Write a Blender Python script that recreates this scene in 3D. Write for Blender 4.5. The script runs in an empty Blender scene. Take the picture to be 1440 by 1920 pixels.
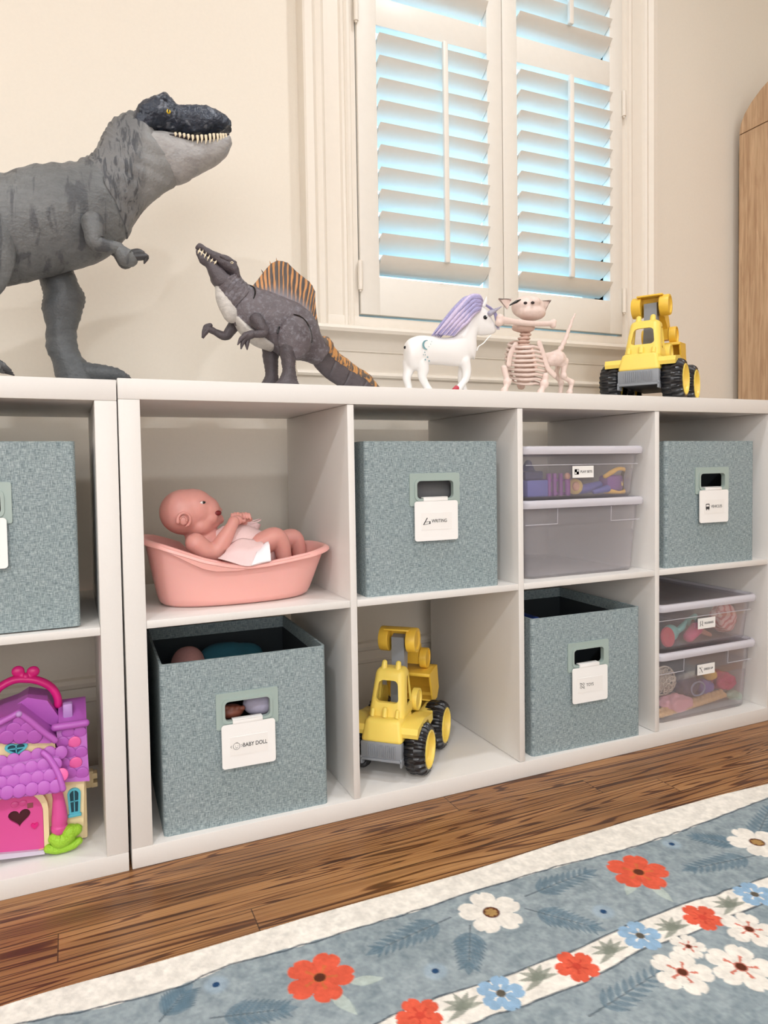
import bpy, bmesh, math, random
import numpy as np
from math import sin, cos, pi, radians, sqrt
from mathutils import Vector, Matrix, noise
from mathutils.geometry import tessellate_polygon
random.seed(7)
S = bpy.context.scene
COL = S.collection

# ---------------------------------------------------------------- camera
cam_data = bpy.data.cameras.new('camera')
cam = bpy.data.objects.new('camera', cam_data)
COL.objects.link(cam)
cam.location = (-0.068, -1.107, 0.6104)
cam.rotation_mode = 'XYZ'
cam.rotation_euler = (1.53, 0.0162, -0.4151)
cam_data.sensor_fit = 'VERTICAL'
cam_data.sensor_height = 24.0
cam_data.lens = 24.0 * 1305.2 / 1920.0
cam_data.shift_x = 12.7757 / 1920.0
cam_data.shift_y = -32.4544 / 1920.0
cam_data.clip_start = 0.02
S.camera = cam

# ---------------------------------------------------------------- colour management
S.view_settings.view_transform = 'Standard'
S.view_settings.look = 'None'
S.view_settings.gamma = 1.0
S.view_settings.use_curve_mapping = False
S.view_settings.exposure = -0.17

# ---------------------------------------------------------------- world: bright hazy daylight on the window side
def make_world():
    w = bpy.data.worlds.new('daylight'); S.world = w; w.use_nodes = True
    nt = w.node_tree; nt.nodes.clear()
    out = nt.nodes.new('ShaderNodeOutputWorld'); bg = nt.nodes.new('ShaderNodeBackground')
    tc = nt.nodes.new('ShaderNodeTexCoord'); sp = nt.nodes.new('ShaderNodeSeparateXYZ')
    rmp = nt.nodes.new('ShaderNodeValToRGB')
    nt.links.new(tc.outputs['Generated'], sp.inputs[0])
    nt.links.new(sp.outputs['Z'], rmp.inputs[0])
    e = rmp.color_ramp.elements
    e[0].position = 0.0; e[0].color = (0.30, 0.66, 1.0, 1)
    e[1].position = 0.5; e[1].color = (0.27, 0.64, 1.0, 1)
    nt.links.new(rmp.outputs[0], bg.inputs[0]); bg.inputs[1].default_value = 7.5
    nt.links.new(bg.outputs[0], out.inputs[0])
make_world()

# ---------------------------------------------------------------- recessed ceiling lamps (the lights of the room)
def can_light(x, y, power, size=0.10, col=(0.91, 0.95, 1.0)):
    d = bpy.data.lights.new('ceiling_lamp', 'AREA'); d.shape = 'DISK'; d.size = size; d.energy = power; d.color = col
    d.spread = radians(160)
    o = bpy.data.objects.new('ceiling_lamp', d); COL.objects.link(o); o.location = (x, y, 2.585)
    return o
can_light(0.85, -0.45, 10)
can_light(-1.0, -0.45, 7)
can_light(0.75, -2.2, 18, 0.12)
can_light(-1.1, -2.2, 34, 0.12)
# added front fill light behind the camera; the wall there has no opening
d = bpy.data.lights.new('added_front_fill', 'AREA'); d.shape = 'RECTANGLE'; d.size = 3.2; d.size_y = 2.0
d.energy = 62; d.color = (0.92, 0.955, 1.0)
o = bpy.data.objects.new('added_front_fill', d); COL.objects.link(o)
o.location = (-0.9, -3.4, 1.35); o.rotation_euler = (radians(90), 0, 0)

# ---------------------------------------------------------------- material helpers
def srgb(r, g, b):
    f = lambda c: (c/255/12.92) if c/255 <= 0.04045 else ((c/255+0.055)/1.055)**2.4
    return (f(r), f(g), f(b), 1.0)
class NT:
    def __init__(s, name):
        s.m = bpy.data.materials.new(name); s.m.use_nodes = True; s.t = s.m.node_tree
        s.b = s.t.nodes['Principled BSDF']
    def n(s, kind, **kw):
        nd = s.t.nodes.new(kind)
        for k, v in kw.items():
            if k.startswith('i_'):
                key = k[2:]; key = int(key) if key.isdigit() else key.replace('_', ' ')
                s.put(nd.inputs[key], v)
            else: setattr(nd, k, v)
        return nd
    def put(s, sock, v):
        if isinstance(v, bpy.types.NodeSocket): s.t.links.new(v, sock)
        else: sock.default_value = v
    def coord(s, scale=(1, 1, 1), kind='Object'):
        tc = s.n('ShaderNodeTexCoord'); mp = s.n('ShaderNodeMapping'); s.t.links.new(tc.outputs[kind], mp.inputs[0])
        mp.inputs['Scale'].default_value = scale; return mp.outputs[0]
    def noise(s, vec, scale, detail=3, rough=.5, dist=0):
        nd = s.n('ShaderNodeTexNoise'); s.put(nd.inputs['Vector'], vec); nd.inputs['Scale'].default_value = scale
        nd.inputs['Detail'].default_value = detail; nd.inputs['Roughness'].default_value = rough
        nd.inputs['Distortion'].default_value = dist; return nd.outputs[0]
    def ramp(s, fac, stops):
        r = s.n('ShaderNodeValToRGB'); s.put(r.inputs[0], fac); e = r.color_ramp.elements
        while len(e) < len(stops): e.new(.5)
        for k, (p, c) in enumerate(stops):
            e[k].position = p; e[k].color = c if len(c) == 4 else (*c, 1)
        return r.outputs[0]
    def mix(s, f, a, b, mode='MIX'):
        m = s.n('ShaderNodeMix', data_type='RGBA', blend_type=mode)
        s.put(m.inputs[0], f); s.put(m.inputs[6], a); s.put(m.inputs[7], b); return m.outputs[2]
    def math(s, op, a, b=0.0):
        m = s.n('ShaderNodeMath', operation=op); s.put(m.inputs[0], a); s.put(m.inputs[1], b); return m.outputs[0]
    def bump(s, h, strength=.3, dist=.002):
        b = s.n('ShaderNodeBump'); s.put(b.inputs['Height'], h); b.inputs['Strength'].default_value = strength
        b.inputs['Distance'].default_value = dist; s.t.links.new(b.outputs[0], s.b.inputs['Normal'])
    def set(s, **kw):
        for k, v in kw.items(): s.put(s.b.inputs[k.replace('_', ' ')], v)
        return s.m
def plain(name, c, rough=.5, nscale=0, nstr=.2, var=.04, spec=.5, ndist=.001, **kw):
    k = NT(name); base = srgb(*c)
    v = k.coord(); f = k.noise(v, nscale if nscale else 12, 4)
    lo = tuple(x*(1-var) for x in base[:3])+(1,); hi = tuple(min(1, x*(1+var)) for x in base[:3])+(1,)
    k.set(Base_Color=k.ramp(f, [(.3, lo), (.7, hi)]), Roughness=rough)
    k.b.inputs['Specular IOR Level'].default_value = spec
    if nscale: k.bump(k.noise(v, nscale, 5), nstr, ndist)
    for a, b in kw.items(): k.put(k.b.inputs[a.replace('_', ' ')], b)
    return k.m

# ---------------------------------------------------------------- mesh helpers
class MB:
    def __init__(s): s.v = []; s.f = []; s.mi = []; s.sm = []; s.cur = 0; s.smooth = True
    def add(s, vs, fs):
        o = len(s.v); s.v += [tuple(p) for p in vs]
        for f in fs: s.f.append([o+i for i in f]); s.mi.append(s.cur); s.sm.append(s.smooth)
        return s
    def box(s, x0, x1, y0, y1, z0, z1, r=0, seg=2, M=None):
        bm = bmesh.new(); bmesh.ops.create_cube(bm, size=1)
        for v in bm.verts: v.co = Vector(((x0+x1)/2+v.co.x*(x1-x0), (y0+y1)/2+v.co.y*(y1-y0), (z0+z1)/2+v.co.z*(z1-z0)))
        if r: bmesh.ops.bevel(bm, geom=bm.edges[:], offset=r, segments=seg, affect='EDGES', profile=.5)
        return s.bm(bm, M)
    def bm(s, bm, M=None):
        bm.verts.ensure_lookup_table()
        vs = [(M @ v.co) if M else v.co.copy() for v in bm.verts]
        s.add(vs, [[v.index for v in f.verts] for f in (bm.verts.index_update() or bm.faces)]); bm.free(); return s
    def ell(s, c, r, M=None, u=20, w=12):
        bm = bmesh.new(); bmesh.ops.create_uvsphere(bm, u_segments=u, v_segments=w, radius=1)
        r = (r, r, r) if isinstance(r, (int, float)) else r
        T = Matrix.Translation(c) @ (M.to_4x4() if M else Matrix.Identity(4)) @ Matrix.Diagonal((*r, 1))
        return s.bm(bm, T)
    def cyl(s, p, q, r, r2=None, n=24, cap=True):
        return s.tube([p, q], [r, r if r2 is None else r2], n, cap, rnd=False)
    def tube(s, pts, rad, n=12, cap=True, rnd=True, sub=0, flat=None, closed=False):
        P = [Vector(p) for p in pts]
        if isinstance(rad, (int, float)): rad = [rad]*len(P)
        if sub:
            P2 = []; R2 = []
            m = len(P)
            for i in range(m if closed else m-1):
                a, b, c, d = (P[(i-1) % m] if closed or i else P[0]*2-P[1]), P[i], P[(i+1) % m], (P[(i+2) % m] if closed or i+2 < m else P[-1]*2-P[-2])
                for k in range(sub):
                    t = k/sub
                    P2.append(.5*((2*b)+(c-a)*t+(2*a-5*b+4*c-d)*t*t+(3*b-a-3*c+d)*t**3)); R2.append(rad[i]*(1-t)+rad[(i+1) % m]*t)
            if not closed: P2.append(P[-1]); R2.append(rad[-1])
            P, rad = P2, R2
        if rnd and not closed and cap:
            d0 = (P[0]-P[1]).normalized(); d1 = (P[-1]-P[-2]).normalized(); a, b = [], []
            for t in (80, 50, 25): a.append((P[0]+d0*rad[0]*sin(radians(t)), rad[0]*cos(radians(t))))
            for t in (25, 50, 80): b.append((P[-1]+d1*rad[-1]*sin(radians(t)), rad[-1]*cos(radians(t))))
            P = [x[0] for x in a]+list(P)+[x[0] for x in b]; rad = [x[1] for x in a]+list(rad)+[x[1] for x in b]
        m = len(P); up = None; vs = []
        for i in range(m):
            t = ((P[(i+1) % m]-P[(i-1) % m]) if closed else (P[min(i+1, m-1)]-P[max(i-1, 0)])).normalized()
            if up is None:
                up = Vector((0, 0, 1)) if abs(t.z) < .9 else Vector((0, 1, 0))
                if flat: up = Vector(flat[1])
            up = (up-t*up.dot(t)).normalized(); sd = t.cross(up)
            for k in range(n):
                a = 2*pi*k/n; rr = rad[i]; fx = flat[0] if flat else 1
                vs.append(P[i]+up*(rr*cos(a)*fx)+sd*(rr*sin(a)))
        fs = []
        for i in range(m if closed else m-1):
            j = (i+1) % m
            for k in range(n): fs.append([i*n+k, j*n+k, j*n+(k+1) % n, i*n+(k+1) % n][::-1])
        if cap and not closed: fs.append(list(range(n))); fs.append([(m-1)*n+k for k in range(n)][::-1])
        return s.add(vs, fs)
    def plate(s, outer, holes, th, f):
        """flat outline with holes, thickness th; f(u,v,d) -> 3d"""
        loops = [outer]+list(holes); flat = [p for l in loops for p in l]
        tr = tessellate_polygon([[Vector((p[0], p[1], 0)) for p in l] for l in loops])
        N = len(flat); vs = [f(p[0], p[1], 0) for p in flat]+[f(p[0], p[1], th) for p in flat]
        fs = [list(t) for t in tr]+[[N+i for i in t][::-1] for t in tr]; o = 0
        for l in loops:
            n = len(l)
            for k in range(n): a, b = o+k, o+(k+1) % n; fs.append([a, b, N+b, N+a])
            o += n
        return s.add(vs, fs)
    def lathe(s, prof, c=(0, 0, 0), M=None, n=32, close=False):
        vs = []; m = len(prof); M = M or Matrix.Identity(3)
        for (r, z) in prof:
            for k in range(n): a = 2*pi*k/n; vs.append(Vector(c)+M @ Vector((r*cos(a), r*sin(a), z)))
        fs = [[i*n+k, i*n+(k+1) % n, (i+1) % m*n+(k+1) % n, (i+1) % m*n+k] for i in range(m if close else m-1) for k in range(n)]
        return s.add(vs, fs)
    def loft(s, st, n=32, steps=5, pw=1.0, fn=None):
        """st: list of (top(x,z), bottom(x,z), halfwidth, ycentre) ; body lofted in the XZ plane"""
        A = np.array([[a[0], a[1], b[0], b[1], w, y] for a, b, w, y in st]); R = []
        m = len(A)
        for i in range(m-1):
            p0 = A[max(i-1, 0)] if i else 2*A[0]-A[1]; p1 = A[i]; p2 = A[i+1]; p3 = A[i+2] if i+2 < m else 2*A[-1]-A[-2]
            for k in range(steps):
                t = k/steps; R.append(.5*((2*p1)+(p2-p0)*t+(2*p0-5*p1+4*p2-p3)*t*t+(3*p1-p0-3*p2+p3)*t**3))
        R.append(A[-1]); R = np.array(R); vs = []
        for i, (xt, zt, xb, zb, w, y) in enumerate(R):
            w = max(w, .0005)
            for k in range(n):
                a = 2*pi*k/n; ca, sa = cos(a), sin(a)
                ca = math.copysign(abs(ca)**pw, ca); sa = math.copysign(abs(sa)**pw, sa)
                cx, cz = (xt+xb)/2, (zt+zb)/2
                p = Vector((cx+(xt-xb)/2*ca, y+w*sa, cz+(zt-zb)/2*ca))
                if fn: p = fn(p, i/(len(R)-1), a)
                vs.append(p)
        m = len(R); fs = [[i*n+k, (i+1)*n+k, (i+1)*n+(k+1) % n, i*n+(k+1) % n] for i in range(m-1) for k in range(n)]
        c0 = sum((vs[k] for k in range(n)), Vector())/n; c1 = sum((vs[(m-1)*n+k] for k in range(n)), Vector())/n
        vs += [c0, c1]
        fs += [[m*n, k, (k+1) % n] for k in range(n)]+[[m*n+1, (m-1)*n+(k+1) % n, (m-1)*n+k] for k in range(n)]
        return s.add(vs, fs)
    def build(s, name, mats, parent=None, flat=False, remesh=0, smooth_it=0, disp=None, sharp=38, label=None, keep=False):
        me = bpy.data.meshes.new(name); me.from_pydata(s.v, [], s.f)
        mats = mats if isinstance(mats, (list, tuple)) else [mats]
        for m in mats: me.materials.append(m)
        me.polygons.foreach_set('material_index', s.mi)
        bm = bmesh.new(); bm.from_mesh(me)
        if not keep: bmesh.ops.recalc_face_normals(bm, faces=bm.faces[:])
        bm.to_mesh(me); bm.free()
        o = bpy.data.objects.new(name, me); COL.objects.link(o)
        if remesh:
            md = o.modifiers.new('r', 'REMESH'); md.mode = 'VOXEL'; md.voxel_size = remesh; md.use_smooth_shade = True
            if smooth_it: sm = o.modifiers.new('s', 'SMOOTH'); sm.factor = .5; sm.iterations = smooth_it
            dg = bpy.context.evaluated_depsgraph_get(); me2 = bpy.data.meshes.new_from_object(o.evaluated_get(dg))
            o.modifiers.clear(); o.data = me2; bpy.data.meshes.remove(me); me = me2; me.name = name
            if not me.materials: me.materials.append(mats[0])
        if disp:
            ns = [v.normal.copy() for v in me.vertices]
            for v, nn in zip(me.vertices, ns): v.co += nn*disp(v.co)
        me.polygons.foreach_set('use_smooth', [not flat]*len(me.polygons))
        if not flat: me.set_sharp_from_angle(angle=radians(sharp))
        me.update()
        if parent: o.parent = parent; o.matrix_parent_inverse = parent.matrix_basis.inverted()
        if label: o['label'] = label
        return o
def boolean(o, cutters, op='DIFFERENCE'):
    for c in cutters:
        md = o.modifiers.new('b', 'BOOLEAN'); md.operation = op; md.object = c; md.solver = 'EXACT'
    bpy.context.view_layer.update(); dg = bpy.context.evaluated_depsgraph_get()
    me = bpy.data.meshes.new_from_object(o.evaluated_get(dg)); o.modifiers.clear(); o.data = me
    for c in cutters: bpy.data.objects.remove(c)
    me.set_sharp_from_angle(angle=radians(40)); return o
def thing(name, label, cat, loc=(0, 0, 0), rz=0, group=None):
    o = bpy.data.objects.new(name, None); COL.objects.link(o); o.location = loc; o.rotation_euler = (0, 0, rz)
    o.empty_display_size = .05
    o['label'] = label; o['category'] = cat
    if group: o['group'] = group
    bpy.context.view_layer.update(); return o
def tag(o, label, cat, group=None):
    o['label'] = label; o['category'] = cat
    if group: o['group'] = group
    return o
def struct(o): o['kind'] = 'structure'; return o
def local(o, parent):                       # parent keeping child data in the parent's local frame
    o.parent = parent; o.matrix_parent_inverse = Matrix.Identity(4); return o
def copy_tree(o, parent=None):
    c = o.copy(); COL.objects.link(c)
    if parent: c.parent = parent
    for ch in list(o.children): copy_tree(ch, c)
    return c
def text_mesh(txt, size, name, mat, parent, loc, width=None, thin=True):
    cu = bpy.data.curves.new(name, 'FONT'); cu.body = txt; cu.size = size; cu.align_x = 'LEFT'; cu.align_y = 'CENTER'
    cu.extrude = .0001; cu.offset = 0.00006
    t = bpy.data.objects.new('tmp', cu); COL.objects.link(t); bpy.context.view_layer.update()
    me = bpy.data.meshes.new_from_object(t.evaluated_get(bpy.context.evaluated_depsgraph_get())); bpy.data.objects.remove(t)
    if width:
        w = max(v.co.x for v in me.vertices)-min(v.co.x for v in me.vertices)
        me.transform(Matrix.Diagonal((width/w, 1, 1, 1)))
    me.transform(Matrix.Rotation(pi/2, 4, 'X')); me.transform(Matrix.Translation(loc))
    me.materials.clear(); me.materials.append(mat); me.name = name
    o = bpy.data.objects.new(name, me); COL.objects.link(o); local(o, parent); return o
def rrect(x0, x1, y0, y1, r, n=5):
    p = []
    for cx, cy, a0 in ((x1-r, y1-r, 0), (x0+r, y1-r, 90), (x0+r, y0+r, 180), (x1-r, y0+r, 270)):
        for k in range(n+1): a = radians(a0+90*k/n); p.append((cx+r*cos(a), cy+r*sin(a)))
    return p
def circ(cx, cy, r, n=20, ry=None): return [(cx+r*cos(2*pi*k/n), cy+(ry or r)*sin(2*pi*k/n)) for k in range(n)]
def nz(co, s): return noise.noise(Vector(co)*s)

# ---------------------------------------------------------------- materials of the room
M = {}
M['wall'] = plain('wall_paint', (232, 223, 209), .75, 160, .08, .01, .25)
M['trim'] = plain('trim_paint', (233, 224, 211), .42, 60, .03, .01, .4)
M['louver'] = plain('shutter_paint', (232, 226, 216), .4, 60, .02, .01, .4)
M['ceiling'] = plain('ceiling_paint', (240, 236, 228), .85)
def floor_mat():
    k = NT('oak_floor'); tc = k.n('ShaderNodeTexCoord'); sp = k.n('ShaderNodeSeparateXYZ'); k.t.links.new(tc.outputs['Object'], sp.inputs[0])
    x, y = sp.outputs[0], sp.outputs[1]
    row = k.math('FLOOR', k.math('DIVIDE', y, .057)); r1 = k.n('ShaderNodeTexWhiteNoise', noise_dimensions='1D'); k.put(r1.inputs['W'], row)
    xs = k.math('ADD', x, k.math('MULTIPLY', r1.outputs[0], 3.1)); seg = k.math('FLOOR', k.math('DIVIDE', xs, 1.05))
    r2 = k.n('ShaderNodeTexWhiteNoise', noise_dimensions='2D'); cb = k.n('ShaderNodeCombineXYZ'); k.put(cb.inputs[0], row); k.put(cb.inputs[1], seg); k.put(r2.inputs['Vector'], cb.outputs[0])
    pr_ = r2.outputs[0]
    v = k.n('ShaderNodeCombineXYZ'); k.put(v.inputs[0], k.math('ADD', x, k.math('MULTIPLY', pr_, 17))); k.put(v.inputs[1], k.math('ADD', y, k.math('MULTIPLY', pr_, 5))); k.put(v.inputs[2], pr_)
    m1 = k.n('ShaderNodeMapping'); k.put(m1.inputs[0], v.outputs[0]); m1.inputs['Scale'].default_value = (1.15, 24, 1)
    w1 = k.noise(m1.outputs[0], 1.0, 2, .5, .6)
    wv = k.math('SINE', k.math('MULTIPLY', w1, 72))           # cathedral growth rings
    m2 = k.n('ShaderNodeMapping'); k.put(m2.inputs[0], v.outputs[0]); m2.inputs['Scale'].default_value = (2.6, 380, 1)
    n2 = k.noise(m2.outputs[0], 1.0, 3, .6)
    m3 = k.n('ShaderNodeMapping'); k.put(m3.inputs[0], v.outputs[0]); m3.inputs['Scale'].default_value = (3, 26, 1)
    n3 = k.noise(m3.outputs[0], 1.0, 2)
    base = k.ramp(n3, [(.25, srgb(132, 92, 54)), (.5, srgb(168, 120, 74)), (.75, srgb(192, 144, 94))])
    ring = k.ramp(wv, [(.0, srgb(255, 255, 255)), (.55, srgb(250, 244, 238)), (.82, srgb(140, 100, 74)), (1, srgb(96, 62, 42))])
    c = k.mix(.85, base, ring, 'MULTIPLY')
    c = k.mix(.5, c, k.ramp(n2, [(.34, srgb(140, 98, 68)), (.52, (1, 1, 1, 1))]), 'MULTIPLY')
    c = k.mix(.55, c, k.ramp(pr_, [(0, srgb(170, 145, 125)), (.5, srgb(230, 225, 218)), (1, srgb(255, 255, 255))]), 'MULTIPLY')
    fy = k.math('FRACT', k.math('DIVIDE', y, .057)); fx = k.math('FRACT', k.math('DIVIDE', xs, 1.05))
    gap = k.math('MAXIMUM', k.math('MAXIMUM', k.math('LESS_THAN', fy, .016), k.math('GREATER_THAN', fy, .984)), k.math('LESS_THAN', fx, .0016))
    c = k.mix(k.math('MULTIPLY', gap, .75), c, srgb(45, 26, 14))
    k.set(Base_Color=c, Roughness=k.ramp(n2, [(.3, (.42,)*3), (.7, (.30,)*3)]))
    k.b.inputs['Specular IOR Level'].default_value = .45
    k.bump(k.math('SUBTRACT', k.math('MULTIPLY', n2, .35), gap), .25, .0015); return k.m
M['floor'] = floor_mat()
def box_obj(name, b, m, parent=None, r=0, **kw):
    return MB().box(*b, r=r).build(name, m, parent, **kw)

# ---------------------------------------------------------------- room shell
WY = .43                                     # face of the window wall
OX0, OX1, OZ0, OZ1 = .552, 1.337, .958, 2.15     # opening in the wall
struct(box_obj('floor', (-2.6, 2.2, -3.6, .6, -.04, 0), M['floor']))
w = MB(); w.smooth = False
w.box(-2.6, OX0, WY, WY+.16, 0, 2.6).box(OX1, 2.1, WY, WY+.16, 0, 2.6).box(OX0, OX1, WY, WY+.16, 0, OZ0).box(OX0, OX1, WY, WY+.16, OZ1, 2.6)
struct(w.build('wall_back', M['wall'], flat=True))
struct(box_obj('wall_right', (1.985, 2.1, -3.6, WY, 0, 2.6), M['wall']))
struct(box_obj('wall_left', (-2.7, -2.6, -3.6, .6, 0, 2.6), M['wall']))
wf = MB(); wf.box(-2.6, 2.1, -3.6, -3.5, 0, 2.6)
struct(wf.build('wall_front', M['wall'], flat=True))
struct(box_obj('ceiling', (-2.7, 2.1, -3.6, .6, 2.6, 2.66), M['ceiling']))
def profile_run(name, prof, x0, x1, m, parent=None):
    """moulding: profile [(y, z)...] closed, swept along x"""
    b = MB(); n = len(prof); b.add([(x0, y, z) for y, z in prof]+[(x1, y, z) for y, z in prof],
        [[k, (k+1) % n, n+(k+1) % n, n+k] for k in range(n)]+[list(range(n))[::-1], [n+k for k in range(n)]])
    return b.build(name, m, parent, sharp=25)
bb = [(WY, 0), (.412, 0), (.412, .140), (.409, .143), (.409, .150), (.414, .158), (.418, .168), (.412, .172), (.411, .180), (.417, .187), (WY, .189)]
struct(profile_run('baseboard_back', bb, -2.6, 1.985, M['trim']))

# ---------------------------------------------------------------- window with its casing
win = thing('window_1', 'white trimmed window behind plantation shutters', 'window', (.945, WY, .958)); struct(win)
def casing(x0, sgn):
    """fluted casing board; profile (x offset from the outer edge, y)"""
    pf = [(0, WY), (0, .386), (.004, .382), (.020, .380), (.024, .384), (.030, .390), (.036, .386), (.041, .383), (.046, .386), (.050, .392), (.086, .394), (.090, .388), (.095, .386), (.099, .391), (.104, .386), (.110, .386), (.113, .391), (.125, .392), (.125, WY)]
    b = MB(); pts = [(x0+sgn*u, y) for u, y in pf]; n = len(pts)
    b.add([(x, y, .93) for x, y in pts]+[(x, y, 2.3) for x, y in pts], [[k, (k+1) % n, n+(k+1) % n, n+k] for k in range(n)]+[list(range(n)), [n+k for k in range(n)]])
    b.build('casing', M['trim'], win, sharp=25)
casing(.428, 1); casing(1.462, -1)
box_obj('head_casing', (.428, 1.462, .384, WY, 2.17, 2.3), M['trim'], win, r=.003)
box_obj('casing_foot', (.428, 1.462, .390, WY, .925, .957), M['trim'], win, r=.002)
pr = [(WY, .932), (.374, .932), (.368, .929), (.365, .923), (.368, .916), (.376, .912), (.385, .908), (.392, .900), (.397, .888), (.401, .880), (.401, .878), (.406, .876), (.408, .850), (.408, .832), (.402, .829), (.399, .824), (.401, .819), (.408, .816), (.410, .790), (WY, .788)]
profile_run('sill', pr, .405, 1.485, M['trim'], win)
# jambs, sashes and panes behind the shutters
jb = MB(); jb.smooth = False
jb.box(OX0-.02, OX0, WY+.001, .585, OZ0-.02, OZ1+.02).box(OX1, OX1+.02, WY+.001, .585, OZ0-.02, OZ1+.02).box(OX0, OX1, WY+.001, .585, OZ0-.02, OZ0).box(OX0, OX1, WY+.001, .585, OZ1, OZ1+.02)
jb.build('jamb', M['trim'], win, flat=True)
glass = NT('window_glass'); glass.t.nodes.remove(glass.b)
gt = glass.n('ShaderNodeBsdfTransparent'); gt.inputs[0].default_value = (.97, .985, .99, 1); gg = glass.n('ShaderNodeBsdfGlossy'); gg.inputs['Roughness'].default_value = .02
gm = glass.n('ShaderNodeMixShader'); gm.inputs[0].default_value = .06; glass.t.links.new(gt.outputs[0], gm.inputs[1]); glass.t.links.new(gg.outputs[0], gm.inputs[2])
glass.t.links.new(gm.outputs[0], glass.t.nodes['Material Output'].inputs[0]); M['glass'] = glass.m
for z0, z1, yy in ((OZ0, 1.60, .50), (1.58, OZ1, .535)):
    s_ = MB(); s_.plate([(OX0, z0), (OX1, z0), (OX1, z1), (OX0, z1)], [rrect(OX0+.045, OX1-.045, z0+.05, z1-.035, .004)], .03, lambda u, v, d, yy=yy: (u, yy+d, v))
    so = s_.build('sash', M['trim'], win, flat=True)
    box_obj('pane', (OX0+.04, OX1-.04, yy+.013, yy+.017, z0+.045, z1-.03), M['glass'], so)

# ---------------------------------------------------------------- plantation shutters
def shutter(x0, x1, z0, z1, label, nm_side, rodx, hinge_x, hinge_z):
    """one hinged leaf: stiles, rails, louvers, tilt rods"""
    t = thing('shutter_panel', label, 'shutter', ((x0+x1)/2, .399, z0), group='plantation shutter leaves in the window')
    ya, yb = .385, .413
    st = .048 if nm_side < 0 else .0435
    st2 = .0435 if nm_side < 0 else .044
    box_obj('stile', (x0, x0+st, ya, yb, z0, z1), M['louver'], t, r=.0015)
    box_obj('stile', (x1-st2, x1, ya, yb, z0, z1), M['louver'], t, r=.0015)
    lx0, lx1 = x0+st, x1-st2
    for a, b in ((z0, 1.050), (1.620, 1.684), (2.06, z1)): box_obj('rail', (lx0-.0005, lx1+.0005, ya, yb, a, b), M['louver'], t, r=.0015)
    # narrow beads along the bottoms of the openings
    def louv(zf):
        b = MB(); n = 14; th = radians(31); dy, dz = cos(th), -sin(th); pts = []
        W = .064; T = .0055
        for k in range(n): a = 2*pi*k/n; u = W/2*cos(a); v = T*sin(a)*(.35+.65*(1-abs(cos(a))**3)); pts.append((.371+.0275+u*dy+v*sin(th), zf-.0165+u*dz+v*cos(th)))
        b.add([(lx0+.002, y, z) for y, z in pts]+[(lx1-.002, y, z) for y, z in pts], [[k, (k+1) % n, n+(k+1) % n, n+k] for k in range(n)]+[list(range(n)), [n+k for k in range(n)]])
        b.build('louver', M['louver'], t, sharp=50)
    zl = [1.097+.05*k for k in range(11)]
    for z in zl: louv(z)
    zu = [1.738+.05*k for k in range(7)]
    for z in zu: louv(z)
    for a, b in ((zl[0]-.004, zl[-1]+.01), (zu[0]-.004, zu[-1]+.01)):
        box_obj('tilt_rod', (rodx-.0065, rodx+.0065, .357, .368, a, b), M['louver'], t, r=.002)
    for hz in hinge_z:
        h = MB(); h.cyl((hinge_x, .381, hz), (hinge_x, .381, hz+.066), .0055, n=16).cyl((hinge_x, .381, hz-.004), (hinge_x, .381, hz), .003, n=12)
        h.build('hinge', M['trim'], t)
    return t
shutter(.556, .9455, .962, 2.14, 'left cream plantation shutter leaf, the one behind the spiny toy dinosaur', -1, .771, .5535, (.985+.03, 1.615, 2.0))
shutter(.9475, 1.334, .962, 2.14, 'right cream plantation shutter leaf, above the skeleton cat and yellow truck', 1, 1.142, 1.3355, (1.02, 1.548, 2.0))

# ---------------------------------------------------------------- arched oak cabinet against the right wall
def wood_mat(name, c1, c2, scale=(8, 8, 1.0), rough=.55):
    k = NT(name); v = k.coord(scale); n1 = k.noise(v, 9, 4, .6, .8); n2 = k.noise(k.coord((160, 160, 6)), 1, 3)
    c = k.ramp(n1, [(.3, srgb(*c1)), (.7, srgb(*c2))]); c = k.mix(.35, c, k.ramp(n2, [(.35, srgb(170, 140, 115)), (.6, (1, 1, 1, 1))]), 'MULTIPLY')
    k.set(Base_Color=c, Roughness=rough); k.bump(n2, .08, .0006); return k.m
M['oak'] = wood_mat('light_oak', (192, 156, 122), (216, 184, 148))
cab = thing('arched_cabinet', 'tall light oak cabinet with a rounded arch top beside the window wall', 'cabinet', (1.9, .05, 0))
def arch(y0, y1, zs, zt, n=20):
    """side outline (y, z) of an arch: upright to zs, then rounded over to zt"""
    p = [(y1, 0), (y1, zs)]; cy = (y0+y1)/2; ry = (y1-y0)/2
    p += [(cy+ry*cos(a), zs+(zt-zs)*sin(a)) for a in [pi*k/n for k in range(1, n)]]
    return p+[(y0, zs), (y0, 0)]
b = MB(); b.smooth = False
b.plate(arch(-.35, .40, 1.592, 1.755), [], .16, lambda u, v, d: (1.822+d, u, v)); b.build('carcass', M['oak'], cab, flat=True)
lo = MB(); lo.plate([(.40, .01), (.40, 1.585), (-.35, 1.585), (-.35, .01)], [], .018, lambda u, v, d: (1.803+d, u, v)); lo.build('lower_door', M['oak'], cab, flat=True)
up = MB(); a_ = arch(-.35, .40, 1.592, 1.755); a_ = [(y, z) if z > 1.0 else (y, 1.588) for y, z in a_]
up.plate(a_, [], .018, lambda u, v, d: (1.803+d, u, v)); up.build('upper_door', M['oak'], cab, flat=True)
# made-up window trim on the solid opposite wall, framing the added fill light
w2 = thing('added_fill_frame', 'added frame around the unseen fill light, on the wall opposite the shelves', 'window', (-.9, -3.5, .35)); struct(w2)
MB().plate(rrect(-2.56, .76, .29, 2.41, .002, 1), [rrect(-2.50, .70, .35, 2.35, .002, 1)], .06, lambda u, v, d: (u, -3.5+d, v)).build('fill_trim', M['trim'], w2, flat=True)

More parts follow.
